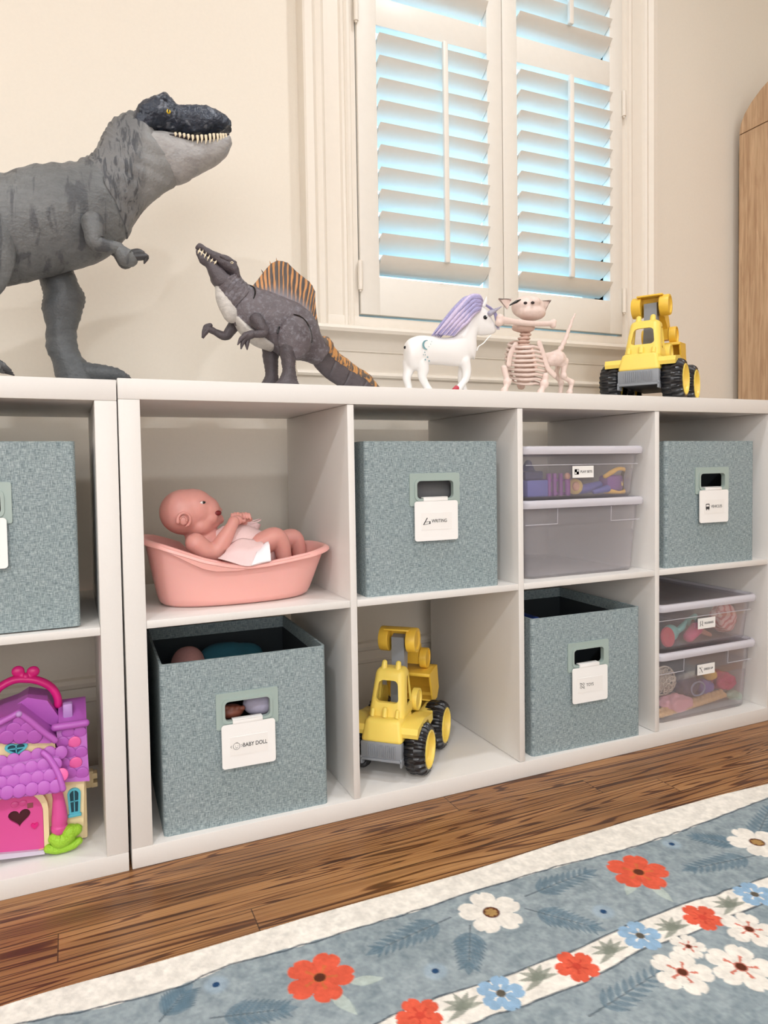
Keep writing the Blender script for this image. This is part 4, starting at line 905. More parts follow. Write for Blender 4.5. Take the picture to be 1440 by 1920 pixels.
def star(cx, cz, r, n=5): return [(cx+r*(1 if k % 2 == 0 else .45)*sin(pi*k/n), cz+r*(1 if k % 2 == 0 else .45)*cos(pi*k/n)) for k in range(2*n)]
for (x, z), r in zip([(0.557,0.826),(0.554,0.821),(0.563,0.817),(0.558,0.812),(0.566,0.81),(0.558,0.821),(0.566,0.837),(0.57,0.842),(0.572,0.847)], (.0016, .0014, .0022, .0024, .0022, .0014, .001, .001, .001)):
    MB().plate(star(x, z, r), [], .0004, lambda u, v, d: (u, UY-.0222-d, v)).build('star_decal', M['tealdecal'], uni)
rn = [(0.715,0.87),(0.707,0.863),(0.697,0.853),(0.686,0.846),(0.682,0.838)]; MB().tube([(x, UY-.008, z) for x, z in rn], .0012, 8, sub=5).build('rein', M['uni'], uni)
tl = [(0.528,0.841),(0.526,0.837)]; MB().ell((tl[1][0]-.0002, UY, tl[1][1]), (.0022, .003, .003)).build('tail_socket', M['black'], uni)

# ---------------------------------------------------------------- skeleton cat figurine
M['bone'] = plain('pink_bone_plastic', (232, 210, 200), .45, 150, .3, .04, ndist=.001); M['bone2'] = plain('tan_bone_plastic', (222, 192, 178), .5, 150, .3, .05)
cat = thing('skeleton_cat', 'pale skeleton cat figurine looking up with a bone in its mouth', 'figurine', (.80, .12, ZT))
P = lambda u, v, y: None
CY = .12
b = MB(); hc = [(0.819,0.934)][0]
b.ell((hc[0], CY-.012, hc[1]+.002), (.039, .028, .024)); mu = [(0.823,0.939),(0.821,0.926)]
b.ell((hc[0], CY-.028, hc[1]+.010), (.016, .016, .012)); b.ell((hc[0], CY-.02, hc[1]-.010), (.034, .024, .016))
b.ell((hc[0], CY-.004, hc[1]+.014), (.026, .02, .014))
sku = b.build('skull', M['bone'], cat, remesh=.0022, smooth_it=4, sharp=180)
for u0, s in (((812,172), -1), ((1122,188), 1)): pass
for pts, s in (([(0.771,0.933),(0.752,0.951),(0.783,0.953)], -1), ([(0.868,0.936),(0.882,0.958),(0.85,0.955)], 1)):
    c0 = tuple(sum(p[i] for p in pts)/3 for i in (0, 1)); inner = [(c0[0]+(p[0]-c0[0])*.55, c0[1]+(p[1]-c0[1])*.55) for p in pts]
    e_ = MB(); e_.tube([(p[0], CY-.004, p[1]) for p in pts], .0024, 8, closed=True); e_.plate(pts, [], .002, lambda u, v, d: (u, CY-.002+d, v)); e_.build('ear', M['bone'], cat)
for pts in ([(0.757,0.937),(0.77,0.944),(0.783,0.95)], [(0.808,0.95),(0.816,0.946),(0.821,0.941)]):
    MB().tube([(x, CY-.0385+.004*abs(i-1), z-.0050) for i, (x, z) in enumerate(pts)], [.0012, .0030, .0012], 10, sub=4).build('eye_slit', M['black'], cat)
for x, z in [(0.789,0.939),(0.807,0.941)]: MB().ell((x, CY-.0425, z-.002), (.0042, .003, .0030), u=12, w=8).build('nostril', M['mouth'], cat)
j = [(0.804,0.894)][0]; b = MB(); b.ell((j[0], CY-.014, j[1]), (.026, .018, .010)); b.build('lower_jaw', M['bone2'], cat, disp=ridges(140, .002), sharp=180)
for k in range(7):
    MB().tube([(j[0]-.018+.006*k, CY-.031+abs(k-3)*.0014, j[1]+.002), (j[0]-.018+.006*k, CY-.032+abs(k-3)*.0014, j[1]+.0085)], [.0022, .001], 6, rnd=False).build('tooth', M['bone'], cat)
bn = [(0.732,0.9),(0.761,0.899),(0.795,0.898),(0.83,0.899),(0.86,0.902)]
b = MB(); b.tube([(x, CY-.036, z) for x, z in bn], [.0085, .0065, .006, .0055, .006], 14, sub=4)
for (x, z) in [(0.732,0.904),(0.73,0.895),(0.864,0.905),(0.863,0.898)]: b.ell((x, CY-.036, z), .0066 if x > .8 else .0085)
tag(b.build('chew_bone', M['bone'], remesh=.0018, smooth_it=3, sharp=180), 'cream bone held crosswise in the mouth of the skeleton cat', 'bone')
for (x, z), r in zip([(0.811,0.887),(0.812,0.88),(0.809,0.872),(0.807,0.865),(0.808,0.857)], (.0125, .0130, .0135, .014, .0145)):
    MB().ell((x, CY-.010, z), (r, .012, .0042)).build('neck_vertebra', M['bone2'], cat, disp=ridges(140, .0015), sharp=180)
# rib cage leaning back: rings around an inclined axis
rc = [(0.814,0.852),(0.82,0.779)]; ax0 = Vector((rc[0][0], CY-.004, rc[0][1])); ax1 = Vector((rc[1][0]+.012, CY+.012, rc[1][1]))
for k in range(9):
    t = k/8; c = ax0.lerp(ax1, t); rx = .030+.014*sin(pi*(t*.85+.12)); ry = .026+.010*sin(pi*(t*.8+.1)); ring = []
    for q in range(28):
        a = 2*pi*q/28; ring.append((c.x+rx*sin(a), c.y-ry*cos(a), c.z-.010*cos(a)*(1) - .006*abs(sin(a))+.010))
    MB().tube(ring, .0031 if k < 8 else .0026, 8, closed=True).build('rib', M['bone'], cat, disp=ridges(160, .0008), sharp=180)
core = MB(); core.tube([ax0+Vector((0, .018, .01)), ax1+Vector((0, .022, 0))], [.007, .008], 12); core.tube([ax0+Vector((0, -.026, -.006)), ax0.lerp(ax1, .5)+Vector((0, -.034, -.004))], [.004, .0035], 10)
core.ell(ax0.lerp(ax1, .5)+Vector((.002, .008, 0)), (.024, .018, .036)); core.build('spine_and_breastbone', M['bone2'], cat, disp=ridges(120, .0015), sharp=180)
for pts, y in (([(0.785,0.858),(0.772,0.838),(0.767,0.816)], -.014), ([(0.832,0.861),(0.843,0.836),(0.853,0.811),(0.87,0.796)], -.030)):
    MB().tube([(x, CY+y, z) for x, z in pts], [.006]*len(pts), 10, sub=4, flat=(.5, (0, 1, 0))).build('shoulder_blade', M['bone'], cat, sharp=180)
def bleg(nm, pts, ys, rad):
    b = MB(); b.tube([(x, CY+y, z) for (x, z), y in zip(pts, ys)], rad, 12, sub=4)
    for (x, z), y, r in zip(pts[1:-1], ys[1:-1], rad[1:-1]): b.ell((x, CY+y, z), r*1.5)
    x, z = pts[-1]; b.ell((x-.003, CY+ys[-1]-.004, ZT+.005), (.009, .010, .005)); return b.build(nm, M['bone'], cat, remesh=.0018, smooth_it=2, sharp=180)
bleg('leg', [(0.754,0.808),(0.76,0.779),(0.75,0.76),(0.748,0.75)], [-.016, -.018, -.022, -.022], [.0065, .006, .0055, .0055])
bleg('leg', [(0.849,0.794),(0.847,0.777),(0.836,0.759),(0.835,0.75)], [-.028, -.026, -.028, -.028], [.007, .0065, .0055, .0055])
bleg('leg', [(0.94,0.836),(0.934,0.803),(0.957,0.79),(0.952,0.767),(0.952,0.756)], [.020, .020, .022, .022, .022], [.0075, .0055, .0052, .0050, .0050])
bleg('leg', [(0.946,0.837),(0.938,0.807),(0.953,0.792),(0.949,0.759)], [.05, .05, .052, .052], [.006, .005, .005, .005])
pv = [(0.896,0.834),(0.92,0.841),(0.933,0.833)]; b = MB(); b.tube([(x, CY+.022, z) for x, z in pv], [.012, .018, .012], 14, sub=3); b.tube([(pv[0][0]-.02, CY+.018, pv[0][1]+.006), (pv[1][0], CY+.022, pv[1][1]+.012)], [.007, .008], 12)
b.build('pelvis', M['bone'], cat, remesh=.002, smooth_it=3, disp=ridges(110, .0015), sharp=180)
tp = [(0.913,0.843),(0.924,0.854),(0.933,0.865),(0.941,0.878),(0.948,0.892),(0.953,0.904),(0.959,0.916),(0.963,0.927),(0.968,0.935),(0.972,0.942)]
for i in range(len(tp)-1):
    a, c = tp[i], tp[i+1]; r = .0080-.0007*i
    MB().tube([(a[0], CY+.026, a[1]), (a[0]*.6+c[0]*.4, CY+.026, a[1]*.6+c[1]*.4), (c[0]*.92+a[0]*.08, CY+.026, c[1]*.92+a[1]*.08)], [r, r*.62, r*.9], 10).build('tail_vertebra', M['bone'], cat, sharp=180)

# ---------------------------------------------------------------- yellow toy excavator trucks
M['ty'] = plain('yellow_truck_plastic', (247, 217, 104), .38, 0, var=.015, Subsurface_Weight=.12, Subsurface_Scale=.004); M['ty2'] = plain('deep_yellow_plastic', (242, 198, 72), .4, 0, var=.015)
M['tg'] = plain('grey_truck_plastic', (140, 144, 150), .42, 0, var=.015); M['tyre'] = plain('black_tyre', (24, 24, 28), .28, 0, spec=.6)
def tyre_mesh():
    b = MB(); R, W = .048, .040; n = 176; prof = [(-.5, .70), (-.5, .86), (-.42, .93), (-.30, .985), (-.15, 1.0), (0, 1.0), (.15, 1.0), (.30, .985), (.42, .93), (.5, .86), (.5, .70)]
    vs = []
    for k in range(n):
        a = 2*pi*k/n
        for (w, r) in prof:
            lug = 0
            if abs(w) > .1 and r > .8: q_ = sin(a*22+(1.5 if w > 0 else 0)); lug = -.085*(.5+.5*math.copysign(min(1, abs(q_)*2.5), q_))
            elif abs(w) <= .1: lug = -.03
            vs.append((w*W, (r+lug)*R*cos(a), (r+lug)*R*sin(a)))
    m = len(prof); b.add(vs, [[k*m+i, k*m+i+1, ((k+1) % n)*m+i+1, ((k+1) % n)*m+i] for k in range(n) for i in range(m-1)]); return b
def make_truck(label, group):
    t = thing('toy_excavator', label, 'toy truck', (0, 0, 0), group=group)
    MX = Matrix(((0, 0, 1), (1, 0, 0), (0, 1, 0)))
    for y in (-.055, .072):
        for s in (-1, 1):
            w = tyre_mesh(); w.v = [(s*.060+a, y+b_, .048+c) for a, b_, c in w.v]; wo = w.build('wheel', M['tyre'], t, sharp=28)
            r = MB(); r.lathe([(.0345, -.010), (.0352, .0205), (.0335, .0215), (.0315, .0205), (.0295, .0100), (.012, .004), (.0115, .009), (.0001, .009)], (s*.060, y, .048), MX @ Matrix.Diagonal((1, 1, s)).to_3x3() if s > 0 else Matrix(((0, 0, -1), (1, 0, 0), (0, 1, 0))), 32); r.build('rim', M['ty'], wo, sharp=30)
        MB().cyl((-.05, y, .048), (.05, y, .048), .006, n=12).build('axle', M['tg'], t)
    b = MB(); b.box(-.036, .036, -.092, .098, .036, .060, r=.003); b.build('chassis', plain('dark_underside', (60, 60, 62), .6), t)
    # grille bumper
    b = MB(); b.box(-.040, .040, -.108, -.090, .040, .071, r=.003)
    for k in range(15): b.box(-.0265+k*.00375, -.0245+k*.00375, -.1098, -.107, .044, .067, r=.0006)
    b.box(-.0405, -.0365, -.109, -.082, .028, .044, r=.0015).box(.0365, .0405, -.109, -.082, .028, .044, r=.0015).box(-.0405, .0405, -.109, -.1045, .036, .041, r=.001); b.build('grille', M['tg'], t, sharp=30)
    # hood, fenders and deck moulded in one
    h = MB()
    def taper(x, y0, y1, z0, z1, xt, y0t, y1t, r):
        bm = bmesh.new(); bmesh.ops.create_cube(bm, size=1)
        for v in bm.verts:
            top = v.co.z > 0; X = xt if top else x; Y0, Y1 = (y0t, y1t) if top else (y0, y1)
            v.co = Vector((math.copysign(X, v.co.x), Y0 if v.co.y < 0 else Y1, z1 if top else z0))
        bmesh.ops.bevel(bm, geom=bm.edges[:], offset=r, segments=4, affect='EDGES', profile=.5); return bm
    h.bm(taper(.041, -.107, -.02, .069, .110, .034, -.096, -.02, .007)); h.box(-.038, .038, -.03, .100, .060, .086, r=.005)
    hood = h.build('hood', M['ty'], t, sharp=30)
    for s in (-1, 1):
        f = MB(); f.plate([(-.098, .088), (-.094, .098), (-.050, .104), (-.020, .098), (.010, .094), (.012, .080), (-.010, .078), (-.025, .094), (-.075, .090), (-.096, .080)], [], .034, lambda u, v, d, s=s: (s*(.034+d), u, v)); f.build('fender', M['ty'], t, sharp=30)
    MB().box(-.060, .060, .020, .104, .078, .086, r=.003).build('deck', M['ty'], t, sharp=30)
    # cab: hollow tapered shell with window openings
    c = MB(); c.bm(taper(.0365, -.082, -.008, .100, .192, .0285, -.050, -.012, .011)); cab = c.build('cab', M['ty'], t)
    i = MB(); i.bm(taper(.0325, -.074, -.004, .090, .187, .0245, -.046, -.002, .004)); ci = i.build('tmp', M['ty'])
    w1 = MB(); w1.bm(taper(.0235, -.12, -.045, .133, .172, .0185, -.12, -.03, .008)); c1 = w1.build('tmp', M['ty'])
    w2 = MB(); w2.plate([(-.050, .124), (-.018, .124), (-.018, .176), (-.034, .176)], [], .2, lambda u, v, d: (-.1+d, u, v)); c2 = w2.build('tmp', M['ty'])
    boolean(cab, [ci, c1, c2]); 
    for x in (-.014, .014): MB().cyl((x, -.040, .188), (x, -.036, .200), .0062, .0052, 16).ell((x, -.036, .200), .0052).build('roof_lamp', M['ty'], cab)
    for x in (-.024, 0, .024): MB().cyl((x, -.083, .110), (x, -.079, .121 if x else .123), .0052 if x == 0 else .004, n=14).ell((x, -.079, .121 if x else .123), .0052 if x == 0 else .004).build('hood_knob', M['ty'], hood)
    # rear boom
    g = MB(); g.plate([(-.004, .088), (.020, .088), (.016, .130), (.026, .175), (.030, .225), (.020, .244), (.004, .240), (.004, .190), (-.006, .140)], [], .026, lambda u, v, d: (-.013+d, u, v)); g.build('lower_boom', M['tg'], t, sharp=30)
    u = MB()
    for s in (-1, 1): u.lathe([(.0001, .012), (.017, .012), (.019, .015), (.0235, .015), (.0245, .013), (.0245, -.003), (.0235, -.004), (.0001, -.004)], (s*.0225, .016, .234), MX @ Matrix.Diagonal((1, 1, s)).to_3x3() if s > 0 else Matrix(((0, 0, -1), (1, 0, 0), (0, 1, 0))), 36)
    u.box(-.026, .026, -.006, .020, .2545, .2585, r=.001)
    u.plate([(.020, .258), (.036, .252), (.092, .222), (.106, .200), (.112, .165), (.088, .165), (.082, .190), (.048, .212), (.028, .214)], [], .040, lambda a, b_, d: (-.020+d, a, b_)); ub = u.build('upper_boom', M['ty2'], t, sharp=30)
    e = MB()
    for s in (-1, 1): e.lathe([(.0001, .008), (.018, .008), (.0185, .011), (.0205, .011), (.021, .009), (.021, -.003), (.0001, -.003)], (s*.0245, 0.101, .176), MX @ Matrix.Diagonal((1, 1, s)).to_3x3() if s > 0 else Matrix(((0, 0, -1), (1, 0, 0), (0, 1, 0))), 32)
    e.build('elbow_joint', M['ty2'], ub, sharp=30)
    for s in (-1, 1): MB().lathe([(.0001, .004), (.017, .004), (.0185, .007), (.0215, .007), (.022, .004), (.022, -.004), (.0001, -.004)], (s*.034, .010, .118), MX if s > 0 else Matrix(((0, 0, -1), (1, 0, 0), (0, 1, 0))), 32).build('swing_joint', M['ty'], t, sharp=30)
    # scoop: back, floor and two cheeks
    q = MB(); prof = [(.066, .152), (.126, .156), (.138, .104), (.122, .086), (.090, .088)]
    for s in (-1, 1): q.plate(prof, [], .0035, lambda a, b_, d, s=s: (s*(.045+d), a, b_))
    q.plate(prof+[(.091, .0905), (.121, .0895), (.1345, .104), (.123, .1525), (.066, .1485)], [], .092, lambda a, b_, d: (-.046+d, a, b_)); q.box(-.048, .048, .063, .070, .146, .153, r=.0015)
    q.build('scoop', M['ty2'], t, sharp=30)
    return t
tr1 = make_truck('yellow toy excavator truck in the lower cube between the baby doll and toys bins', 'pair of yellow toy excavators')
tr1.location = (.512, .126, ZL); tr1.rotation_euler = (0, 0, radians(-43))
tr2 = copy_tree(tr1); tr2['label'] = 'yellow toy excavator truck on top of the shelf, right of the skeleton cat'
tr2.location = (1.214, .168, ZT); tr2.rotation_euler = (0, 0, radians(-58)); tr2.scale = (1.14, 1.06, 1.01)

# ---------------------------------------------------------------- pink doll bath
M['tub'] = plain('pink_tub_plastic', (244, 180, 172), .32, 0, var=.01, Subsurface_Weight=.15, Subsurface_Scale=.01); M['skin'] = plain('pink_doll_vinyl', (220, 156, 146), .42, 90, .08, .02, Subsurface_Weight=.2, Subsurface_Scale=.006)
rimn = [(0.035,0.496),(0.063,0.489),(0.097,0.477),(0.127,0.465),(0.161,0.456),(0.19,0.451),(0.218,0.451),(0.244,0.454),(0.283,0.459),(0.31,0.462),(0.348,0.469)]
def rim_z(x, y):
    z = float(np.interp(x, [p[0] for p in rimn], [p[1] for p in rimn])); return z+.006*max(0, (y-.04)/.18)*(x < .12)
TC = (.1985, .125); n = 96
def se(a, ax, ay, p):
    c, s = cos(a), sin(a); return ax*math.copysign(abs(c)**p, c), ay*math.copysign(abs(s)**p, s)
bt = thing('doll_bath', 'pink plastic doll bath with a scooped rim, in the upper cube holding the baby doll', 'doll bath', (TC[0], TC[1], ZU))
def tub_ring(f, off, dz, kind='z'):
    r = []
    for k in range(n):
        a = 2*pi*k/n; bx, by = se(a, .128, .070, .85); rx, ry = se(a, .157, .088, .62)
        g = f**1.0 if f < 1 else 1; x = TC[0]+.004*(f-1)+bx*(1-g)+rx*g+off*cos(a); y = TC[1]+by*(1-g)+ry*g+off*sin(a)
        z1 = rim_z(TC[0]+rx, TC[1]+ry); z = ZU+.0006+(z1-ZU)*(f if f < 1 else 1)+dz; r.append((x, y, z))
    return r
R_ = [tub_ring(0, -.018, 0), tub_ring(0, -.004, .0008), tub_ring(.04, .001, .001), tub_ring(.15, .002, 0), tub_ring(.4, .0015, 0), tub_ring(.7, .0005, 0), tub_ring(.95, 0, 0)]
R_ += [tub_ring(1, -.001, -.008), tub_ring(1, .006, -.0085), tub_ring(1, .0075, -.007), tub_ring(1, .0070, -.003), tub_ring(1, .003, 0), tub_ring(1, -.0015, .0004), tub_ring(1, -.004, -.002), tub_ring(.9, -.004, 0), tub_ring(.5, -.003, 0), tub_ring(.15, -.002, 0), tub_ring(.05, -.006, .003), tub_ring(.03, -.025, .002)]
m = len(R_); b = MB(); b.add([p for r in R_ for p in r], [[i*n+k, i*n+(k+1) % n, (i+1)*n+(k+1) % n, (i+1)*n+k] for i in range(m-1) for k in range(n)]+[list(range(n))[::-1], [(m-1)*n+k for k in range(n)]])
b.build('tub', M['tub'], bt, sharp=50)
# saddle-shaped apron of the rim on the near side
ap = [(0.036,0.491),(0.058,0.484),(0.085,0.47),(0.108,0.457),(0.126,0.448),(0.145,0.443),(0.179,0.442),(0.212,0.445),(0.242,0.452),(0.276,0.457),(0.308,0.46)]
b = MB(); vs = []; xs_ = np.linspace(ap[0][0], ap[-1][0], 50)
for x in xs_:
    zt_ = rim_z(x, .04)-.001; zb = min(zt_-.003, float(np.interp(x, [p[0] for p in ap], [p[1] for p in ap])))
    dx = (x-TC[0])/.157; yb = lambda z: TC[1]-.088*(max(0, 1-abs(dx)**3.2))**.31*1.0
    y0 = yb(0); f = (zt_-zb)/(zt_-ZU)
    vs += [(x, y0-.0072, zt_), (x, y0-.0075+.016*f*.9, zb), (x, y0-.0035+.016*f*.9, zb-.001), (x, y0, zt_-.001)]
k_ = len(xs_); b.add(vs, [[i*4+j, i*4+(j+1) % 4, (i+1)*4+(j+1) % 4, (i+1)*4+j] for i in range(k_-1) for j in range(4)]+[[0, 1, 2, 3], [(k_-1)*4+j for j in range(4)][::-1]])
b.build('rim_apron', M['tub'], bt, sharp=60)

# ---------------------------------------------------------------- baby doll lying in the bath
doll = thing('baby_doll', 'bald pink vinyl baby doll lying on its back in the pink bath', 'doll', (.19, .125, ZU+.05))
b = MB(); DY = .125; f = lambda y, pts: [(x, y, z) for x, z in pts]
cr = [(0.11,0.537),(0.124,0.54),(0.142,0.536),(0.15,0.523),(0.133,0.514),(0.156,0.52)]
b.ell((cr[0][0], DY, cr[0][1]), (.0420, .0390, .0395), u=40, w=28); b.ell((cr[1][0], DY, cr[1][1]), (.0385, .0375, .0370), u=40, w=28)
b.ell((cr[2][0], DY, cr[2][1]), (.0300, .0320, .0300)); b.ell((cr[3][0], DY, cr[3][1]), (.0235, .026, .0200)); b.ell((cr[4][0], DY, cr[4][1]), (.027, .0335, .024))
nsx = [(0.16,0.544),(0.168,0.537),(0.169,0.529),(0.173,0.521),(0.165,0.532),(0.164,0.515)]
b.ell((nsx[0][0], DY, nsx[0][1]), (.0078, .0068, .0062), u=14, w=10); b.ell((nsx[1][0]+.001, DY, nsx[1][1]+.0012), (.0062, .011, .0042), u=14, w=10); b.ell((nsx[2][0]+.001, DY, nsx[2][1]-.003), (.0062, .011, .0042), u=14, w=10)
b.ell((nsx[3][0]-.004, DY, nsx[3][1]), (.0090, .011, .0085)); b.ell((cr[3][0]-.001, DY-.021, cr[3][1]+.003), (.0145, .0105, .0135)); b.ell((cr[3][0]-.001, DY+.021, cr[3][1]+.003), (.0145, .0105, .0135))
nk = [(0.131,0.507),(0.135,0.488),(0.163,0.471),(0.199,0.463),(0.231,0.456)]; b.tube(f(DY, nk), [.019, .025, .036, .037, .033], 24, sub=4)
an = [(0.12,0.487),(0.136,0.473),(0.153,0.468)]; b.tube(f(.078, an), [.0175, .0172, .0150], 18, sub=5)
fa = [(0.153,0.469),(0.168,0.491),(0.183,0.513),(0.187,0.519)]; b.tube([(fa[0][0], .078, fa[0][1]), (fa[1][0], .078, fa[1][1]), (fa[2][0], .084, fa[2][1]), (fa[3][0], .088, fa[3][1])], [.0150, .0138, .0098, .0105], 18, sub=5)
fb = [(0.206,0.473),(0.231,0.491),(0.226,0.51),(0.218,0.513)]; b.tube(f(.155, fb), [.015, .0135, .0100, .0105], 18, sub=5)
l1 = [(0.214,0.462),(0.238,0.478),(0.259,0.487),(0.27,0.474),(0.275,0.452)]; b.tube(f(.088, l1), [.021, .0210, .0195, .0165, .0135], 20, sub=5)
l2 = [(0.25,0.454),(0.287,0.471),(0.312,0.478),(0.321,0.464),(0.324,0.444)]; b.tube(f(.155, l2), [.020, .0195, .0175, .0150, .012], 20, sub=5)
body = b.build('body', M['skin'], doll, remesh=.0021, smooth_it=7, sharp=180)
# hands: palm and five bent fingers each, clasped over the chest
def hand(px, y, s, nm):
    h = MB(); c = Vector((px[0], y, px[1])); h.ell(c, (.0100, .0068, .0085))
    for k in range(4):
        o_ = c+Vector((-.0075+.0052*k, s*.0035, .0050+.0012*(k in (1, 2)))); h.tube([o_, o_+Vector((.0012, s*.0055, .0052)), o_+Vector((.0024, s*.0105, .0018)), o_+Vector((.003, s*.0115, -.0030))], [.0028, .0027, .0025, .0021], 8, sub=3)
    o_ = c+Vector((.0085, 0, -.001)); h.tube([o_, o_+Vector((.005, s*.002, -.0010)), o_+Vector((.0068, s*.006, .002))], [.0032, .0029, .0024], 8, sub=3)
    return h.build(nm, M['skin'], doll, remesh=.0012, smooth_it=2, sharp=180)
hp_ = [(0.193,0.521)]; hand(hp_[0], .091, 1, 'hand'); hp_ = [(0.208,0.52)]; hand(hp_[0], .116, -1, 'hand')
# ear, eye, mouth
e0 = [(0.103,0.526)][0]; b = MB()
b.tube([(e0[0]+.0105*cos(a), .0855-.0025*sin(a*.5), e0[1]+.0118*sin(a)) for a in [radians(-70+k*24) for k in range(12)]], [.0012]+[.0024]*9+[.0030, .0035], 10, sub=2); b.ell((e0[0], .0895, e0[1]), (.0085, .004, .0095))
b.tube([(e0[0]+.0055*cos(a)-.001, .0855, e0[1]+.0062*sin(a)) for a in [radians(-20+k*30) for k in range(7)]], .0013, 8, sub=2); b.build('ear', M['skin'], doll, sharp=180)
ey = [(0.136,0.554)][0]
eo = MB().ell((ey[0], .0930, ey[1]), (.0058, .0034, .0032)).build('eye', plain('white_doll_eye', (235, 225, 222), .2), doll); MB().ell((ey[0]+.0016, .0905, ey[1]), (.0028, .0014, .0024)).build('iris', M['black'], eo)
MB().tube([(ey[0]-.0068, .0925, ey[1]-.0008), (ey[0]-.001, .0896, ey[1]+.0036), (ey[0]+.0060, .0915, ey[1]+.0008)], [.0006, .0012, .0006], 8, sub=4).build('eyelid', M['skin'], eo)
mo = [(0.161,0.534)][0]; MB().ell((mo[0]-.0010, .1085, mo[1]), (.0105, .0115, .0056)).build('open_mouth', plain('dark_red_mouth', (120, 34, 36), .4), doll)
# white and pink romper cloth wrapped round the body and hanging over the rim
M['romper'] = plain('pale_pink_cotton', (238, 206, 204), .9, 700, .35, .03); M['romper2'] = plain('white_cotton_trim', (244, 234, 236), .9, 700, .3, .02)
b = MB(); w_ = [(0.186,0.475),(0.208,0.472),(0.237,0.462)]; b.tube(f(.115, w_), [.0370, .0385, .0330], 32, sub=6)
rp = b.build('romper', M['romper'], doll, disp=lambda co: .0016*noise.noise(co*55), sharp=180)
sl = [(0.226,0.496),(0.233,0.502),(0.237,0.512)]; MB().tube(f(.152, sl), [.013, .0135, .0145], 20, rnd=False).tube([(sl[2][0]+.0145*cos(a)*.9, .152+.0145*sin(a), sl[2][1]+.004*cos(a)) for a in [2*pi*k/16 for k in range(16)]], .0012, 6, closed=True).build('sleeve', M['romper'], rp, sharp=60)
def sheet(rows, name, mat, parent, th=.0012, amp=.0012, sub=6):
    G = np.array(rows, float); R, Cn = G.shape[:2]
    def cr(P, s):
        o_ = []; m = len(P)
        for i in range(m-1):
            p0 = P[i-1] if i else 2*P[0]-P[1]; p1, p2 = P[i], P[i+1]; p3 = P[i+2] if i+2 < m else 2*P[-1]-P[-2]
            for k in range(s): t = k/s; o_.append(.5*((2*p1)+(p2-p0)*t+(2*p0-5*p1+4*p2-p3)*t*t+(3*p1-p0-3*p2+p3)*t**3))
        o_.append(P[-1]); return np.array(o_)
    G = cr(G, sub); G = cr(G.transpose(1, 0, 2), sub).transpose(1, 0, 2); R, Cn = G.shape[:2]
    b = MB(); b.add([(p[0], p[1]+amp*noise.noise(Vector(p)*70), p[2]+amp*noise.noise(Vector(p)*60)) for r in G for p in r], [[i*Cn+j, i*Cn+j+1, (i+1)*Cn+j+1, (i+1)*Cn+j] for i in range(R-1) for j in range(Cn-1)])
    o = b.build(name, mat, parent, sharp=180, keep=True); md = o.modifiers.new('thickness', 'SOLIDIFY'); md.thickness = th; md.offset = 0; return o
W3 = lambda y, l: [(x, y, z) for x, z in l]
sheet([W3(.078, [(0.174,0.48),(0.195,0.49),(0.215,0.488),(0.228,0.485)]), W3(.060, [(0.165,0.47),(0.185,0.474),(0.211,0.472),(0.231,0.481)]), W3(.038, [(0.153,0.466),(0.178,0.462),(0.202,0.457),(0.228,0.461)]), W3(.0275, [(0.147,0.466),(0.173,0.455),(0.196,0.449),(0.234,0.454)])], 'cloth_tail', M['romper'], rp)
sheet([W3(.060, [(0.221,0.471),(0.234,0.482),(0.24,0.484)]), W3(.045, [(0.214,0.466),(0.227,0.473),(0.238,0.477)]), W3(.0265, [(0.2,0.45),(0.219,0.453),(0.235,0.455)])], 'trim_fold', M['romper2'], rp)

# ---------------------------------------------------------------- pink carry-along dollhouse
M['hp'] = plain('purple_roof_plastic', (186, 96, 190), .35, 0, var=.02); M['hpk'] = plain('pink_tile_plastic', (240, 104, 172), .35, 0, var=.02); M['hc'] = plain('cream_house_plastic', (240, 218, 172), .45, 60, .15, .02)
M['hot'] = plain('hot_pink_plastic', (226, 36, 132), .32, 0, var=.02); M['hd'] = plain('pink_door_plastic', (222, 84, 156), .38, 0, var=.02); M['ht'] = plain('teal_window_plastic', (90, 186, 204), .35); M['hdk'] = plain('dark_teal_pane', (28, 70, 84), .2)
M['hg'] = plain('lime_bush_plastic', (156, 206, 48), .45, 420, .9, ndist=.002); M['hl'] = plain('lilac_chimney', (196, 150, 214), .35); M['hb'] = plain('lilac_grey_base', (206, 196, 214), .4)
HF = .052
hs = thing('dollhouse', 'toy cottage dollhouse with purple scalloped roof and hot pink handle, in the left lower cube', 'dollhouse', (-.165, .11, ZL))
def H(u, v, y=HF): return (-.172+.0001493*u, y, .3267-.0001653*v-.000022*u)
def hpl(outer, holes, y, th, name, mat, parent=hs, sharp=30, conv=True, flat=False):
    b = MB(); b.plate(outer, holes, th, lambda u, v, d: (H(u, v)[0], y+d, H(u, v)[2]) if conv else (u, y+d, v)); return b.build(name, mat, parent, sharp=sharp, flat=flat)
U0 = -620
hpl([(U0, 1770), (340, 1730), (340, 1695), (U0, 1700)], [], .040, .05, 'base', M['hb'])
wall = hpl([(U0, 690), (460, 690), (475, 820), (545, 1080), (730, 1075), (702, 1640), (400, 1700), (U0, 1745)], [], HF, .10, 'front_wall', M['hc'])
sd = MB(); p_ = [H(700, 1640), H(735, 1080), H(842, 900), H(830, 1180), H(770, 1480)]
sd.box(H(700, 0)[0]-.04, H(748, 0)[0], HF+.012, .165, ZL+.001, H(735, 900)[2], r=.003); sd.build('side_wall', M['hc'], hs, disp=lambda co: .0012*noise.noise(co*120))
hn = MB(); hx = H(735, 0)[0]; hn.box(hx-.001, hx+.014, .135, .150, ZL+.050, ZL+.078, r=.002).box(hx+.010, hx+.020, .134, .151, ZL+.064, ZL+.074, r=.0015).box(hx+.010, hx+.020, .134, .151, ZL+.050, ZL+.058, r=.0015); hn.build('hinge_tab', M['hc'], hs)
